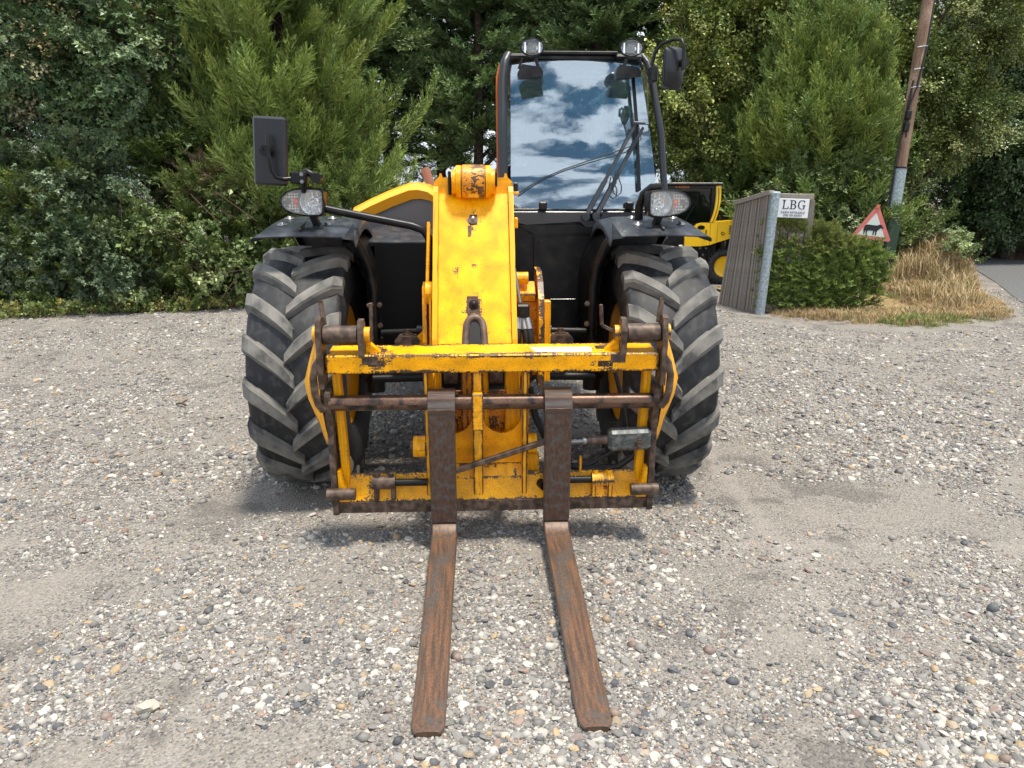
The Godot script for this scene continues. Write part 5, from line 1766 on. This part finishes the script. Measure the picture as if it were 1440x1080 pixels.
	for k in 3200:
		var p := Vector3(rf(-0.76, 0.68), rf(0.04, 1.12), rf(-0.35, 0.32))
		if k % 3 > 0:
			p.z = 0.30 - 0.08 * rng.randf() + 0.06 * patchy.get_noise_2d(p.x * 6.0, p.y * 6.0 + 9.0)
		var top := 1.13 - 0.36 * (p.x + 0.7) / 1.4 + 0.05 * patchy.get_noise_2d(p.x * 5.0, p.z * 5.0)
		if k % 9 == 0: p.y = top - 0.05
		if p.y > top: continue
		if p.y < 0.3 and p.x > 0.35 and rng.randf() < 0.7: continue
		xs.append(Transform3D(aim(Vector3(p.x * 0.6 + rf(-0.5, 0.5), rf(-0.2, 0.9) + (0.7 if p.y > 0.9 else 0.0), 0.8 * signf(p.z) + rf(-0.3, 0.3)), rf(-0.7, 0.7), rf(0.16, 0.30)), p))
		cs.append(tinted(Color(1.15, 1.15, 1.05) if p.y < 0.75 else Color(1.15, 1.0, 0.95), 0.3))
	crown(th, mid, M.conifer, xs, cs, "foliage")
	xs = []; cs = []
	for k in 40:
		xs.append(Transform3D(aim(Vector3(rf(-0.6, 0.6), rf(0.0, 0.5), 0.6), rf(-0.7, 0.7), rf(0.15, 0.26)), Vector3(rf(-0.6, 0.2), rf(0.78, 0.95), rf(0.05, 0.3))))
		cs.append(tinted(W, 0.3))
	crown(th, dead, M.conifer, xs, cs, "brown_tips")
	hm = MB.new()
	for k in 24:
		var x := rf(-0.65, 0.65)
		var z := rf(-0.25, 0.1)
		hm.tube([Vector3(x, 0, z), Vector3(x + rf(-0.1, 0.1), 0.5, z), Vector3(x + rf(-0.2, 0.2), 0.95, z + rf(-0.1, 0.1))], [0.022, 0.014, 0.006], 5)
	obj("stems", hm, M.twig, th).set_meta("kind", "stuff")
	# ivy and weeds over the bank round the pole
	var iv := thing("ivy_bank", "ivy and straggling weeds over the bank beside the pole", "ivy", Vector3(0, 0, 0))
	xs = []; cs = []
	for k in 520:
		var x := rf(4.7, 6.75)
		var z := rf(-13.2, -10.7)
		var y := mound(x, z)
		if z > -11.45 or (z > -12.3 and x < 6.5): continue
		var up := pow(rng.randf(), 1.6) * (1.1 if x < 6.2 else 0.4)
		xs.append(Transform3D(aim(rdir() + Vector3(0, 0.5, 0.7), rf(-0.7, 0.7), rf(0.2, 0.38)), Vector3(x, y + up * 0.8 + 0.02, z)))
		cs.append(tinted(Color(1.15, 1.1, 0.95), 0.3))
	crown(iv, ivy, M.leaf, xs, cs, "foliage")
	# yellowing deciduous tree behind
	var yt := thing("yellowing_tree", "open deciduous tree with yellow green leaves and bare twigs above the loader", "tree", Vector3(3.9, 0, -15.0))
	trunk(yt, 6.5, 0.11, Vector3(0.3, 0, 0.3), 9, 0.3)
	xs = []; cs = []
	for q in [[Vector3(-0.6, 3.2, 0.4), Vector3(1.2, 0.9, 0.8), 120], [Vector3(0.5, 4.4, 0.3), Vector3(1.8, 1.3, 1.0), 260], [Vector3(-0.3, 2.3, 0.4), Vector3(0.9, 0.6, 0.6), 60], [Vector3(1.6, 3.3, 0.2), Vector3(1.1, 0.9, 0.8), 110]]:
		blob(xs, cs, q[0], q[1], q[2], 0.75, Color(1.15, 1.05, 0.9), 0.3)
	crown(yt, small, M.leaf, xs, cs)
	var tw := MB.new()
	for k in 26:
		var p := Vector3(rf(-1.2, 1.6), rf(2.4, 4.2), rf(0.2, 0.9))
		var d := Vector3(rf(-0.8, 0.8), rf(0.1, 0.7), rf(-0.1, 0.3))
		tw.tube([p, p + d * 0.5, p + d + Vector3(0, 0.1, 0)], [0.012, 0.008, 0.003], 5)
	obj("bare_twigs", tw, M.twig, yt).set_meta("kind", "stuff")
	# tree right of the pole
	var rt := thing("roadside_tree", "olive green deciduous tree right of the leaning pole", "tree", Vector3(7.4, 0, -14.8))
	trunk(rt, 6.0, 0.12, Vector3(-0.3, 0, 0.2), 7, 0.25)
	xs = []; cs = []
	for q in [[Vector3(-0.6, 3.3, 0.3), Vector3(1.3, 1.2, 0.9), 260], [Vector3(0.5, 4.4, 0.2), Vector3(1.6, 1.3, 1.0), 260], [Vector3(0.6, 2.7, 0.3), Vector3(1.0, 0.8, 0.8), 150], [Vector3(-0.5, 2.0, 0.4), Vector3(0.8, 0.7, 0.6), 110]]:
		blob(xs, cs, q[0], q[1], q[2], 0.62, Color(0.85, 0.82, 0.75), 0.2)
	crown(rt, small, M.leaf, xs, cs)
	# shaded trees over the lane
	var li := 0
	for q in [[Vector3(9.3, 0, -20.5), 5.2, "shaded tree where the lane disappears, nearest to the pole"], [Vector3(12.0, 0, -20.8), 6.2, "tall dark tree overhanging the lane at the right edge"], [Vector3(14.3, 0, -17.8), 5.6, "dark tree on the lane bank, outermost on the right"], [Vector3(10.7, 0, -24.5), 7.5, "tall shaded tree behind the bend of the lane"], [Vector3(6.8, 0, -21.5), 6.0, "dark tree behind the roadside tree"], [Vector3(11.2, 0, -17.6), 5.4, "shaded tree on the lane bank beside the right frame edge"]]:
		var lt := thing("lane_tree", q[2], "tree", q[0], "trees over the lane")
		var h: float = q[1]
		trunk(lt, h, 0.14, Vector3(rf(-0.3, 0.3), 0, 0.3), 6, 0.25)
		xs = []; cs = []
		var low := 0.75
		for k in 7:
			var f := k / 6.0
			blob(xs, cs, Vector3(rf(-0.9, 0.9), lerpf(low + 0.2, h - 0.6, f), rf(-0.2, 0.8)), Vector3(rf(1.2, 1.6), rf(0.7, 1.0), rf(0.9, 1.2)), 130, 0.7, Color(1.0, 1.0, 1.0) if li != 1 else Color(0.9, 0.95, 1.0), 0.2, 0.4)
		crown(lt, lane, M.leaf, xs, cs)
		li += 1
	var ls := thing("lane_shrub", "lighter green shrub at the shaded edge of the lane", "shrub", Vector3(9.2, 0, -18.9))
	trunk(ls, 1.4, 0.04)
	xs = []; cs = []
	blob(xs, cs, Vector3(0, 1.35, 0), Vector3(0.8, 0.75, 0.6), 170, 0.5, Color(1.6, 1.5, 1.3), 0.2)
	crown(ls, lane, M.leaf, xs, cs)
	var ub := thing("lane_undergrowth", "shaded brambles and dead leaves covering the bank across the lane", "undergrowth")
	ub.set_meta("kind", "stuff")
	var ux := []
	var uc := []
	for k in 900:
		var f := rng.randf() * 5.0
		var i := int(f)
		var ln := [Vector2(7.0, 23.5), Vector2(9.6, 22.6), Vector2(11.0, 19.0), Vector2(11.5, 16.8), Vector2(14.6, 15.4), Vector2(22, 14.3)]
		var q: Vector2 = (ln[i] as Vector2).lerp(ln[i + 1], f - i)
		var up := pow(rng.randf(), 0.6)
		ux.append(Transform3D(aim(rdir() + Vector3(-0.3, 0.9, 0.4), rf(-0.7, 0.7), rf(0.2, 0.42)), Vector3(q.x + 2.0 * up, 0.10 + 0.72 * up, -q.y - 1.8 * up)))
		uc.append(tinted(Color(1.0, 1.0, 0.9) if k % 3 else Color(2.4, 1.5, 1.3), 0.35))
	crown(ub, lane, M.leaf, ux, uc, "foliage")
	# weeds along the foot of the hedges
	var wd := []
	var wc := []
	for k in 360:
		var x := rf(-6.8, -1.5)
		var z := -hedge_line(x) + rf(-0.15, 0.22)
		wd.append(Transform3D(aim(rdir() + Vector3(0, 1.0, 0.4), rf(0, 3.0), rf(0.10, 0.26)), Vector3(x, 0.02, z)))
		wc.append(tinted(Color(0.9, 0.95, 0.7) if k % 3 else Color(1.3, 1.0, 0.8), 0.35))
	var we := thing("weeds", "low green and brown weeds along the foot of the left hedge", "weeds")
	we.set_meta("kind", "stuff")
	crown(we, bramble, M.leaf, wd, wc, "foliage")
	build_grass()

func tuft(seed_: int, n: int, lo: Color, hi: Color) -> ArrayMesh:
	var r := RandomNumberGenerator.new()
	r.seed = seed_
	var L := LB.new()
	for k in n:
		var a := r.randf_range(0, TAU)
		var p := Vector3(r.randfn() * 0.25, 0, r.randfn() * 0.25)
		var d := Vector3(cos(a), 0, sin(a)) * r.randf_range(0.1, 0.75)
		var h := r.randf_range(0.4, 1.0)
		var s := Vector3(-sin(a), 0, cos(a)) * 0.018
		var c := lo.lerp(hi, r.randf())
		var q := p + d * 0.35 + Vector3(0, h * 0.6, 0)
		var e := p + d + Vector3(0, h * r.randf_range(0.75, 1.0), 0)
		L.tri(p - s, p + s, q + s * 0.7, c, c, c)
		L.tri(p - s, q + s * 0.7, q - s * 0.7, c, c, c)
		L.tri(q - s * 0.7, q + s * 0.7, e, c, c, c)
	return L.mesh()

func build_grass() -> void:
	var straw := [tuft(601, 40, Color(0.36, 0.27, 0.13), Color(0.62, 0.50, 0.28)), tuft(602, 40, Color(0.30, 0.22, 0.11), Color(0.55, 0.44, 0.25)), tuft(603, 40, Color(0.33, 0.26, 0.14), Color(0.60, 0.50, 0.30))]
	var green := [tuft(604, 40, Color(0.09, 0.13, 0.03), Color(0.22, 0.27, 0.08))]
	var xs := []
	var cs := []
	var gx := []
	var gc := []
	for k in 9000:
		var x := rf(2.9, 7.8)
		var z := rf(-14.0, -8.7)
		var d := Vector2((x - 4.9) / 2.15, (z + 10.9) / 2.05).length() + 0.12 * patchy.get_noise_2d(x * 2.0, z * 2.0)
		var onmound := mound(x, z) > 0.12 and x > 5.7
		if d > 1.0 and not onmound: continue
		if x > lane_edge(z) + 0.1 + 0.15 * patchy.get_noise_2d(x * 4.0, z * 4.0): continue
		if z < -10.0 and x < 5.4: continue
		var edge := clampf((1.02 - d) * 5.0, 0.25, 1.0)
		if onmound: edge = 1.0
		var h := rf(0.05, 0.16) * edge
		var t := Transform3D(Basis(Vector3.UP, rf(0, TAU)).scaled(Vector3(1.2, 1.0, 1.2) * h), Vector3(x, mound(x, z) - 0.01, z))
		if (Vector2((x - 5.3) / 0.9, (z + 9.1) / 0.4).length() < 1.0 and rng.randf() < 0.75) or rng.randf() < 0.08:
			gx.append(t); gc.append(tinted(Color.WHITE, 0.25))
		else:
			xs.append(t); cs.append(tinted(Color(0.80, 0.74, 0.72), 0.3))
	for k in 26:
		var x := rf(5.6, 6.4)
		var z := rf(-12.0, -9.8)
		xs.append(Transform3D(Basis(Vector3.UP, rf(0, TAU)).scaled(Vector3(0.3, 0.4, 0.3)), Vector3(x, mound(x, z), z)))
		cs.append(Color.WHITE)
	var g := thing("dry_grass", "straw coloured dry grass round the bank and the clipped hedge", "grass")
	g.set_meta("kind", "stuff")
	crown(g, straw, M.dry, xs, cs, "blades")
	var g2 := thing("green_grass", "patch of short green grass in the dry verge", "grass")
	g2.set_meta("kind", "stuff")
	crown(g2, green, M.dry, gx, gc, "blades")
	# leaf litter and dry stalks by the left hedge and under the trees
	var lx := []
	var lc := []
	for k in 700:
		var x := rf(-7.0, 2.5)
		var z := -hedge_line(x) + rf(-0.9, 0.1)
		lx.append(Transform3D(Basis(Vector3.UP, rf(0, TAU)).scaled(Vector3.ONE * rf(0.05, 0.16)), Vector3(x, 0.03, z)))
		lc.append(tinted(Color(0.6, 0.55, 0.5), 0.4))
	var g3 := thing("dead_stalks", "short brown stalks in the soil below the left hedge", "grass")
	g3.set_meta("kind", "stuff")
	crown(g3, straw, M.dry, lx, lc, "blades")

# ---------------------------------------------------------------- fence and entrance sign
func build_fence() -> void:
	var f := thing("slatted_fence", "leaning panel of weathered grey vertical slats beside the galvanised post", "fence")
	var bl := Vector3(2.915, 0.0, -10.75)
	var br := Vector3(3.215, 0.0, -9.86)
	var tl := Vector3(3.06, 1.355, -10.75)
	var tr := Vector3(3.245, 1.505, -9.86)
	var N := 30
	var out := Vector3(-0.95, 0.05, 0.32)
	for k in N:
		var a := (k + 0.04) / N
		var b := (k + 0.93) / N
		var off := 0.006 * (k % 2) + rf(0.0, 0.006)
		var m := MB.new()
		var p := [bl.lerp(br, a), bl.lerp(br, b), tl.lerp(tr, b) + Vector3(0, rf(-0.012, 0.0), 0), tl.lerp(tr, a) + Vector3(0, rf(-0.012, 0.0), 0)]
		var o := out.normalized()
		var q := []
		for c in p:
			q.append(c + o * (0.012 + off))
		m.quad(q[0], q[3], q[2], q[1], out)
		m.quad(p[0], p[3], p[2], p[1], -out)
		for e in 4:
			m.quad(p[e], p[(e + 1) % 4], q[(e + 1) % 4], q[e], (q[e] + q[(e + 1) % 4]) * 0.5 - (q[0] + q[1] + q[2] + q[3]) * 0.25, Vector2.ZERO, Vector2(1, 0.05))
		var mt: StandardMaterial3D = M.fence
		if k < 3:
			M["fence%d" % k] = M.fence.duplicate()
			M["fence%d" % k].albedo_color = Color(1, 1, 1) * [1.0, 0.86, 0.93][k]
		mt = M["fence%d" % (k % 3)]
		var s := obj("slat", m, mt, f)
	var cap := MB.new()
	cap.bar(tl + Vector3(-0.01, 0.022, -0.02), tr + Vector3(-0.005, 0.022, 0.0), 0.07, 0.055, Vector3(1, 0, 0))
	obj("cap_rail", cap, M.fence, f)
	var rl := MB.new()
	rl.bar(bl.lerp(tl, 0.3) + Vector3(0.04, 0, 0), br.lerp(tr, 0.3) + Vector3(0.04, 0, 0), 0.04, 0.08, Vector3(1, 0, 0))
	obj("back_rail", rl, M.fence, f)
	var p := thing("gate_post", "galvanised grey steel post at the corner of the slatted fence", "post", Vector3(3.245, 0, -9.83))
	var pm := MB.new()
	pm.tube([Vector3(-0.045, 0, 0), Vector3(0.03, 1.52, 0)], 0.058, 20)
	obj("shaft", pm, M.galv, p)
	var pc := MB.new()
	pc.lathe([Vector2(0.06, -0.01), Vector2(0.062, 0.004), Vector2(0.05, 0.018), Vector2(0.0, 0.022)], Transform3D(Basis(), Vector3(0.03, 1.52, 0)), 20)
	obj("cap", pc, M.galv, p)
	var r := thing("short_fence", "short timber fence return behind the white entrance sign", "fence", Vector3(3.33, 0, -9.93))
	var rm := MB.new()
	rm.box(Transform3D(Basis(Vector3(0, 0, 1), -0.02), Vector3(0.225, 1.475, 0.0)), Vector3(0.47, 0.075, 0.05), 0.006)
	obj("rail", rm, M.fence, r)
	for k in 5:
		var sm := MB.new()
		sm.box(Transform3D(Basis(), Vector3(0.03 + k * 0.105, 0.72, -0.04)), Vector3(0.092, 1.42, 0.018), 0.003)
		obj("slat", sm, M["fence%d" % (k % 3)], r)
	var s := thing("entrance_sign", "white sign reading LBG in large dark letters on the short fence", "sign", Vector3(3.517, 1.335, -9.85))
	s.rotation.z = -0.035
	var sm2 := MB.new()
	sm2.box(Transform3D(), Vector3(0.385, 0.232, 0.012), 0.002)
	obj("board", sm2, M.white, s)
	var sf := SystemFont.new()
	sf.font_names = PackedStringArray(["Droid Serif"])
	for q in [["LBG", 0.0, 0.042, 0.15], ["FARM ENTRANCE", 0.0, -0.052, 0.036], ["20M ON RIGHT", 0.0, -0.089, 0.033]]:
		var tm := TextMesh.new()
		tm.text = q[0]
		tm.font = sf
		tm.font_size = 64
		tm.pixel_size = q[3] / 64.0
		tm.depth = 0.002
		var o := obj("lettering", tm, M.ink, s)
		o.position = Vector3(q[1], q[2], 0.0075)
	# cow warning sign
	var c := thing("cow_sign", "red bordered triangular warning sign with a black cow, half sunk in the hedge", "road sign", Vector3(5.05, 0.93, -10.98))
	c.rotation = Vector3(0, -0.1, -0.12)
	var tri := [Vector2(-0.262, -0.03), Vector2(-0.255, -0.055), Vector2(0.255, -0.055), Vector2(0.272, -0.03), Vector2(0.025, 0.395), Vector2(0.0, 0.408), Vector2(-0.025, 0.395)]
	var tm2 := MB.new()
	tm2.prism(tri, -0.006, 0.0)
	obj("border", tm2, mat(Color(0.80, 0.44, 0.42), 0.55), c)
	var wm := MB.new()
	wm.prism([Vector2(-0.185, -0.005), Vector2(0.185, -0.005), Vector2(0.0, 0.315)], 0.001, 0.003)
	obj("face", wm, mat(Color(0.80, 0.84, 0.80), 0.5), c)
	var cm := MB.new()
	cm.prism([Vector2(-0.115, 0.125), Vector2(-0.09, 0.145), Vector2(0.03, 0.145), Vector2(0.06, 0.15), Vector2(0.085, 0.165), Vector2(0.105, 0.16), Vector2(0.14, 0.125), Vector2(0.135, 0.112), Vector2(0.10, 0.112), Vector2(0.075, 0.085), Vector2(0.062, 0.07), Vector2(0.062, 0.01), Vector2(0.045, 0.01), Vector2(0.042, 0.06), Vector2(0.028, 0.062), Vector2(0.028, 0.012), Vector2(0.012, 0.012), Vector2(0.010, 0.068), Vector2(-0.055, 0.065), Vector2(-0.068, 0.05), Vector2(-0.068, 0.01), Vector2(-0.084, 0.01), Vector2(-0.086, 0.06), Vector2(-0.096, 0.055), Vector2(-0.10, 0.012), Vector2(-0.114, 0.012), Vector2(-0.112, 0.08), Vector2(-0.122, 0.04), Vector2(-0.128, 0.05), Vector2(-0.122, 0.10)], 0.004, 0.006)
	obj("cow_symbol", cm, M.ink, c)
	var st := MB.new()
	st.rod(Vector3(0, -0.95, -0.03), Vector3(0, 0.3, -0.03), 0.03, 14)
	obj("stake", st, M.galv, c)
	var fi := MB.new()
	fi.bx(-0.025, 0.025, 0.37, 0.425, 0.001, 0.012)
	obj("top_clip", fi, mat(Color(0.75, 0.42, 0.32), 0.7), c)

func build_roadside() -> void:
	var p := thing("utility_pole", "leaning wooden utility pole with steel sleeve and green cable cover", "utility pole", Vector3(5.72, 0, -12.05))
	var top := Vector3(0.52, 7.6, 0)
	var at := func(y: float) -> Vector3: return Vector3(0.052 * y, y, 0) if y < 1.4 else Vector3(0.073 + 0.044 * (y - 1.4), y, 0)
	var m := MB.new()
	var pts := []
	var rr := []
	for k in 9:
		var y := 7.6 * k / 8.0
		pts.append(at.call(y) + Vector3(0.055, 0, 0))
		rr.append(lerpf(0.088, 0.068, k / 8.0))
	m.tube(pts, rr, 18)
	obj("shaft", m, M.pole, p)
	m = MB.new()
	m.rod(at.call(1.28) + Vector3(0.05, 0, 0.01), at.call(1.86) + Vector3(0.05, 0, 0.01), 0.094, 20)
	obj("steel_sleeve", m, M.galv, p)
	m = MB.new()
	m.tube([at.call(1.86) + Vector3(0.05, 0, 0.01), at.call(1.885) + Vector3(0.05, 0, 0.01)], 0.098, 20)
	obj("sleeve_band", m, M.darksteel, p)
	m = MB.new()
	var a: Vector3 = at.call(0.58) + Vector3(0.06, 0, 0.06)
	var b: Vector3 = at.call(1.15) + Vector3(0.06, 0, 0.06)
	m.bar(a, b, 0.175, 0.12, Vector3.RIGHT, 0.012)
	m.bar(b, b + Vector3(0.012, 0.18, 0), 0.135, 0.09, Vector3.RIGHT, 0.012)
	obj("cable_cover", m, M.green_cover, p)
	m = MB.new()
	for q in [[0.03, 0.04], [-0.05, 0.52]]:
		m.bolt(a + (b - a) * (q[1] / 0.57) + Vector3(0.0, 0, 0.062), Vector3(0, 0, 1), 0.010, 0.008)
	obj("cover_screw", m, M.steel, p)
	m = MB.new()
	m.rod(at.call(0.02) + Vector3(0.03, 0, 0.09), at.call(0.60) + Vector3(0.05, 0, 0.08), 0.045, 14)
	m.rod(at.call(0.02) + Vector3(0.09, 0, 0.09), at.call(0.60) + Vector3(0.10, 0, 0.08), 0.025, 12)
	obj("cable_duct", m, mat(Color(0.10, 0.12, 0.15), 0.4), p)
	m = MB.new()
	m.tube([at.call(1.2) + Vector3(-0.05, 0, 0.06), at.call(1.9) + Vector3(-0.055, 0, 0.05), at.call(2.6) + Vector3(-0.03, 0, 0.06), at.call(3.1) + Vector3(0.0, 0, 0.075)], 0.014, 8)
	m.tube([at.call(3.0) + Vector3(0.06, 0, 0.09), at.call(3.3) + Vector3(0.09, 0, 0.085), at.call(3.6) + Vector3(0.125, 0, 0.05), at.call(4.4) + Vector3(0.135, 0, 0.02), at.call(6.5) + Vector3(0.12, 0, 0.02)], 0.016, 8)
	m.tube([at.call(2.3) + Vector3(0.02, 0, 0.09), at.call(2.75) + Vector3(-0.005, 0, 0.085), at.call(3.0) + Vector3(0.06, 0, 0.09)], 0.011, 8)
	obj("cable", m, M.hose, p)
	m = MB.new()
	for y in [2.45, 2.62]:
		m.box(Transform3D(Basis(Vector3(0, 0, 1), -0.06), at.call(y) + Vector3(0.0, 0, 0.10)), Vector3(0.075, 0.13, 0.06), 0.02)
	obj("joint_box", m, M.black, p)
	m = MB.new()
	for y in [3.0, 3.25, 3.55]:
		m.tube([at.call(y) + Vector3(-0.02, 0, 0.075), at.call(y + 0.01) + Vector3(0.055, 0, 0.092), at.call(y + 0.02) + Vector3(0.13, 0, 0.06)], 0.008, 6)
	obj("cable_clip", m, M.galv, p)

# ---------------------------------------------------------------- the other machine
func build_loader() -> void:
	var l := thing("yellow_loader", "yellow and black machine with a dark glazed cab parked behind the fence", "loader", Vector3(2.95, 0, -12.9))
	l.rotation.y = 0.0
	var m := MB.new()
	m.bx(-1.25, 0.47, 1.615, 1.66, -1.2, 0.06, 0.012)
	m.bx(-1.20, 0.36, 1.565, 1.615, -1.15, 0.02, 0.01)
	obj("roof", m, M.black, l)
	var ylw := mat(Color(0.93, 0.74, 0.05), 0.35)
	ylw.clearcoat_enabled = true
	ylw.clearcoat = 0.4
	m = MB.new()
	var pr := []
	for k in 9:
		var f := k / 8.0
		var x := 0.40 + 0.03 * sin(f * 2.2) - 0.09 * f * f
		pr.append([Vector3(x - 0.035, 1.60 - 0.57 * f, 0.03), Vector3(x + 0.045, 1.62 - 0.59 * f, 0.03)])
	m.sheet(pr, 0.06, Vector3(0, 0, 1))
	obj("cab_pillar", m, ylw, l)
	m = MB.new()
	var ps := []
	for k in 9:
		var f := k / 8.0
		var x := 0.40 + 0.03 * sin(f * 2.2) - 0.09 * f * f
		ps.append([Vector3(x + 0.002, 1.57 - 0.54 * f, 0.034), Vector3(x + 0.012, 1.57 - 0.54 * f, 0.034)])
	m.sheet(ps, 0.003, Vector3(0, 0, 1))
	obj("pillar_slot", m, M.black, l)
	m = MB.new()
	m.bx(-1.2, 0.33, 1.02, 1.57, -0.03, -0.02, 0.001)
	obj("windscreen", m, M.tint, l)
	m = MB.new()
	m.bx(-1.22, -1.14, 0.95, 1.6, -1.1, 0.0, 0.01)
	m.bx(0.30, 0.36, 0.95, 1.6, -0.02, 0.015, 0.01)
	m.bx(-1.2, 0.45, 0.35, 1.02, -1.2, -0.03, 0.02)
	m.bx(-0.9, -0.35, 1.0, 1.38, -0.9, -0.75, 0.05)
	m.bx(-0.5, -0.1, 1.0, 1.14, -0.3, -0.12, 0.03)
	obj("cab_frame", m, M.black, l)
	m = MB.new()
	var ring := []
	for k in 21:
		ring.append(Vector3(-0.25, 1.2, -0.3) + Vector3(cos(TAU * k / 20.0) * 0.17, sin(TAU * k / 20.0) * 0.11, -sin(TAU * k / 20.0) * 0.1))
	m.tube(ring, 0.014, 6, false)
	obj("steering_wheel", m, M.black, l)
	m = MB.new()
	m.prism([Vector2(-0.1, 0.64), Vector2(0.17, 0.64), Vector2(0.31, 0.66), Vector2(0.31, 1.02), Vector2(0.16, 1.02), Vector2(0.09, 1.0), Vector2(0.02, 0.92), Vector2(-0.1, 0.78)], -0.4, 0.03)
	m.prism([Vector2(0.318, 0.66), Vector2(0.43, 0.70), Vector2(0.43, 1.03), Vector2(0.318, 1.02)], -0.4, 0.028)
	m.prism([Vector2(0.436, 0.70), Vector2(0.62, 0.76), Vector2(0.80, 0.80), Vector2(0.80, 1.06), Vector2(0.436, 1.035)], -0.5, 0.026)
	obj("body_panel", m, ylw, l)
	m = MB.new()
	var ov := []
	for k in 16:
		ov.append(Vector2(0.16 + 0.062 * cos(TAU * k / 16.0), 0.945 + 0.036 * sin(TAU * k / 16.0)))
	m.prism(ov, 0.031, 0.034)
	obj("round_vent", m, M.black, l)
	m = MB.new()
	m.prism([Vector2(0.49, 0.845), Vector2(0.525, 0.88), Vector2(0.56, 0.845), Vector2(0.525, 0.81)], 0.027, 0.029)
	m.prism([Vector2(0.495, 0.865), Vector2(0.51, 0.885), Vector2(0.515, 0.878), Vector2(0.503, 0.86)], 0.027, 0.029)
	obj("emblem", m, M.black, l)
	m = MB.new()
	m.prism([Vector2(0.505, 0.845), Vector2(0.525, 0.865), Vector2(0.545, 0.845), Vector2(0.525, 0.825)], 0.0295, 0.0305)
	m.prism([Vector2(0.517, 0.845), Vector2(0.525, 0.853), Vector2(0.533, 0.845), Vector2(0.525, 0.837)], 0.031, 0.032)
	obj("emblem_inner", m, ylw, l)
	m = MB.new()
	m.prism([Vector2(-0.297, 1.59), Vector2(-0.280, 1.607), Vector2(-0.263, 1.59), Vector2(-0.280, 1.573)], 0.0205, 0.0225)
	obj("roof_emblem", m, M.orange_cable, l)
	var tm := TextMesh.new()
	tm.text = "BOMAG"
	var sf := SystemFont.new()
	sf.font_names = PackedStringArray(["Droid Sans"])
	sf.font_weight = 700
	tm.font = sf
	tm.font_size = 48
	tm.pixel_size = 0.048 / 48.0
	tm.depth = 0.002
	var o := obj("roof_lettering", tm, M.orange_cable, l)
	o.position = Vector3(-0.155, 1.59, 0.0215)
	m = MB.new()
	m.bx(-0.2, 0.30, 0.33, 0.66, -0.5, 0.0, 0.02)
	obj("under_frame", m, M.black, l)
	m = MB.new()
	for x in [0.17, 0.27]:
		m.bx(x - 0.02, x + 0.02, 0.595, 0.62, 0.0, 0.004, 0.001)
	m.bolt(Vector3(0.22, 0.50, 0.0), Vector3(0, 0, 1), 0.012, 0.008)
	obj("rivet_plate", m, M.steel, l)
	for k in 5:
		m = MB.new()
		m.bx(0.62, 0.76, 0.84 + k * 0.03, 0.855 + k * 0.03, 0.026, 0.034, 0.002)
		obj("grille_slat", m, M.black, l)
	m = MB.new()
	m.tube([Vector3(0.24, 0.90, 0.03), Vector3(0.24, 0.90, 0.06), Vector3(0.24, 0.78, 0.06), Vector3(0.24, 0.78, 0.03)], 0.008, 8)
	obj("grab_handle", m, M.black, l)
	m = MB.new()
	m.bar(Vector3(-0.1, 1.05, 0.0), Vector3(0.1, 1.42, 0.0), 0.014, 0.012)
	obj("wiper", m, M.black, l)
	m = MB.new()
	m.bx(0.55, 1.15, 1.33, 1.375, -1.2, -0.25, 0.01)
	m.bx(0.52, 1.10, 0.9, 1.33, -1.2, -0.35, 0.03)
	obj("rear_canopy", m, M.black, l)
	for z in [-0.12, -1.25]:
		var w := part("wheel", l, Vector3(0.60, 0.30, z))
		var fx := Transform3D(Basis(Vector3(1, 0, 0), Vector3(0, 0, 1), Vector3(0, -1, 0)), Vector3.ZERO)
		m = MB.new()
		m.lathe([Vector2(0.17, 0.09), Vector2(0.20, 0.11), Vector2(0.26, 0.11), Vector2(0.29, 0.08), Vector2(0.298, 0.0), Vector2(0.29, -0.08), Vector2(0.26, -0.11), Vector2(0.17, -0.1)], fx, 40)
		for k in 26:
			var a := TAU * k / 26.0
			m.box(Transform3D(Basis(Vector3(0, 0, 1), a), Vector3(cos(a), sin(a), 0) * 0.293 + Vector3(0, 0, 0.05)), Vector3(0.03, 0.032, 0.10), 0.004)
		obj("tyre", m, M.rubber, w)
		m = MB.new()
		m.lathe([Vector2(0.175, 0.095), Vector2(0.16, 0.07), Vector2(0.10, 0.05), Vector2(0.0, 0.05)], fx, 24)
		obj("rim", m, ylw, w)

func build_small() -> void:
	var t := thing("dry_twig", "small dark twig lying on the open gravel left of the machine", "twig", Vector3(-2.48, 0.012, -5.55))
	var m := MB.new()
	m.tube([Vector3(-0.05, 0.0, -0.02), Vector3(0.0, 0.012, 0.0), Vector3(0.04, 0.004, 0.03)], 0.008, 6)
	m.tube([Vector3(0.0, 0.012, 0.0), Vector3(0.03, 0.03, -0.03)], 0.005, 6)
	obj("stick", m, M.twig, t)
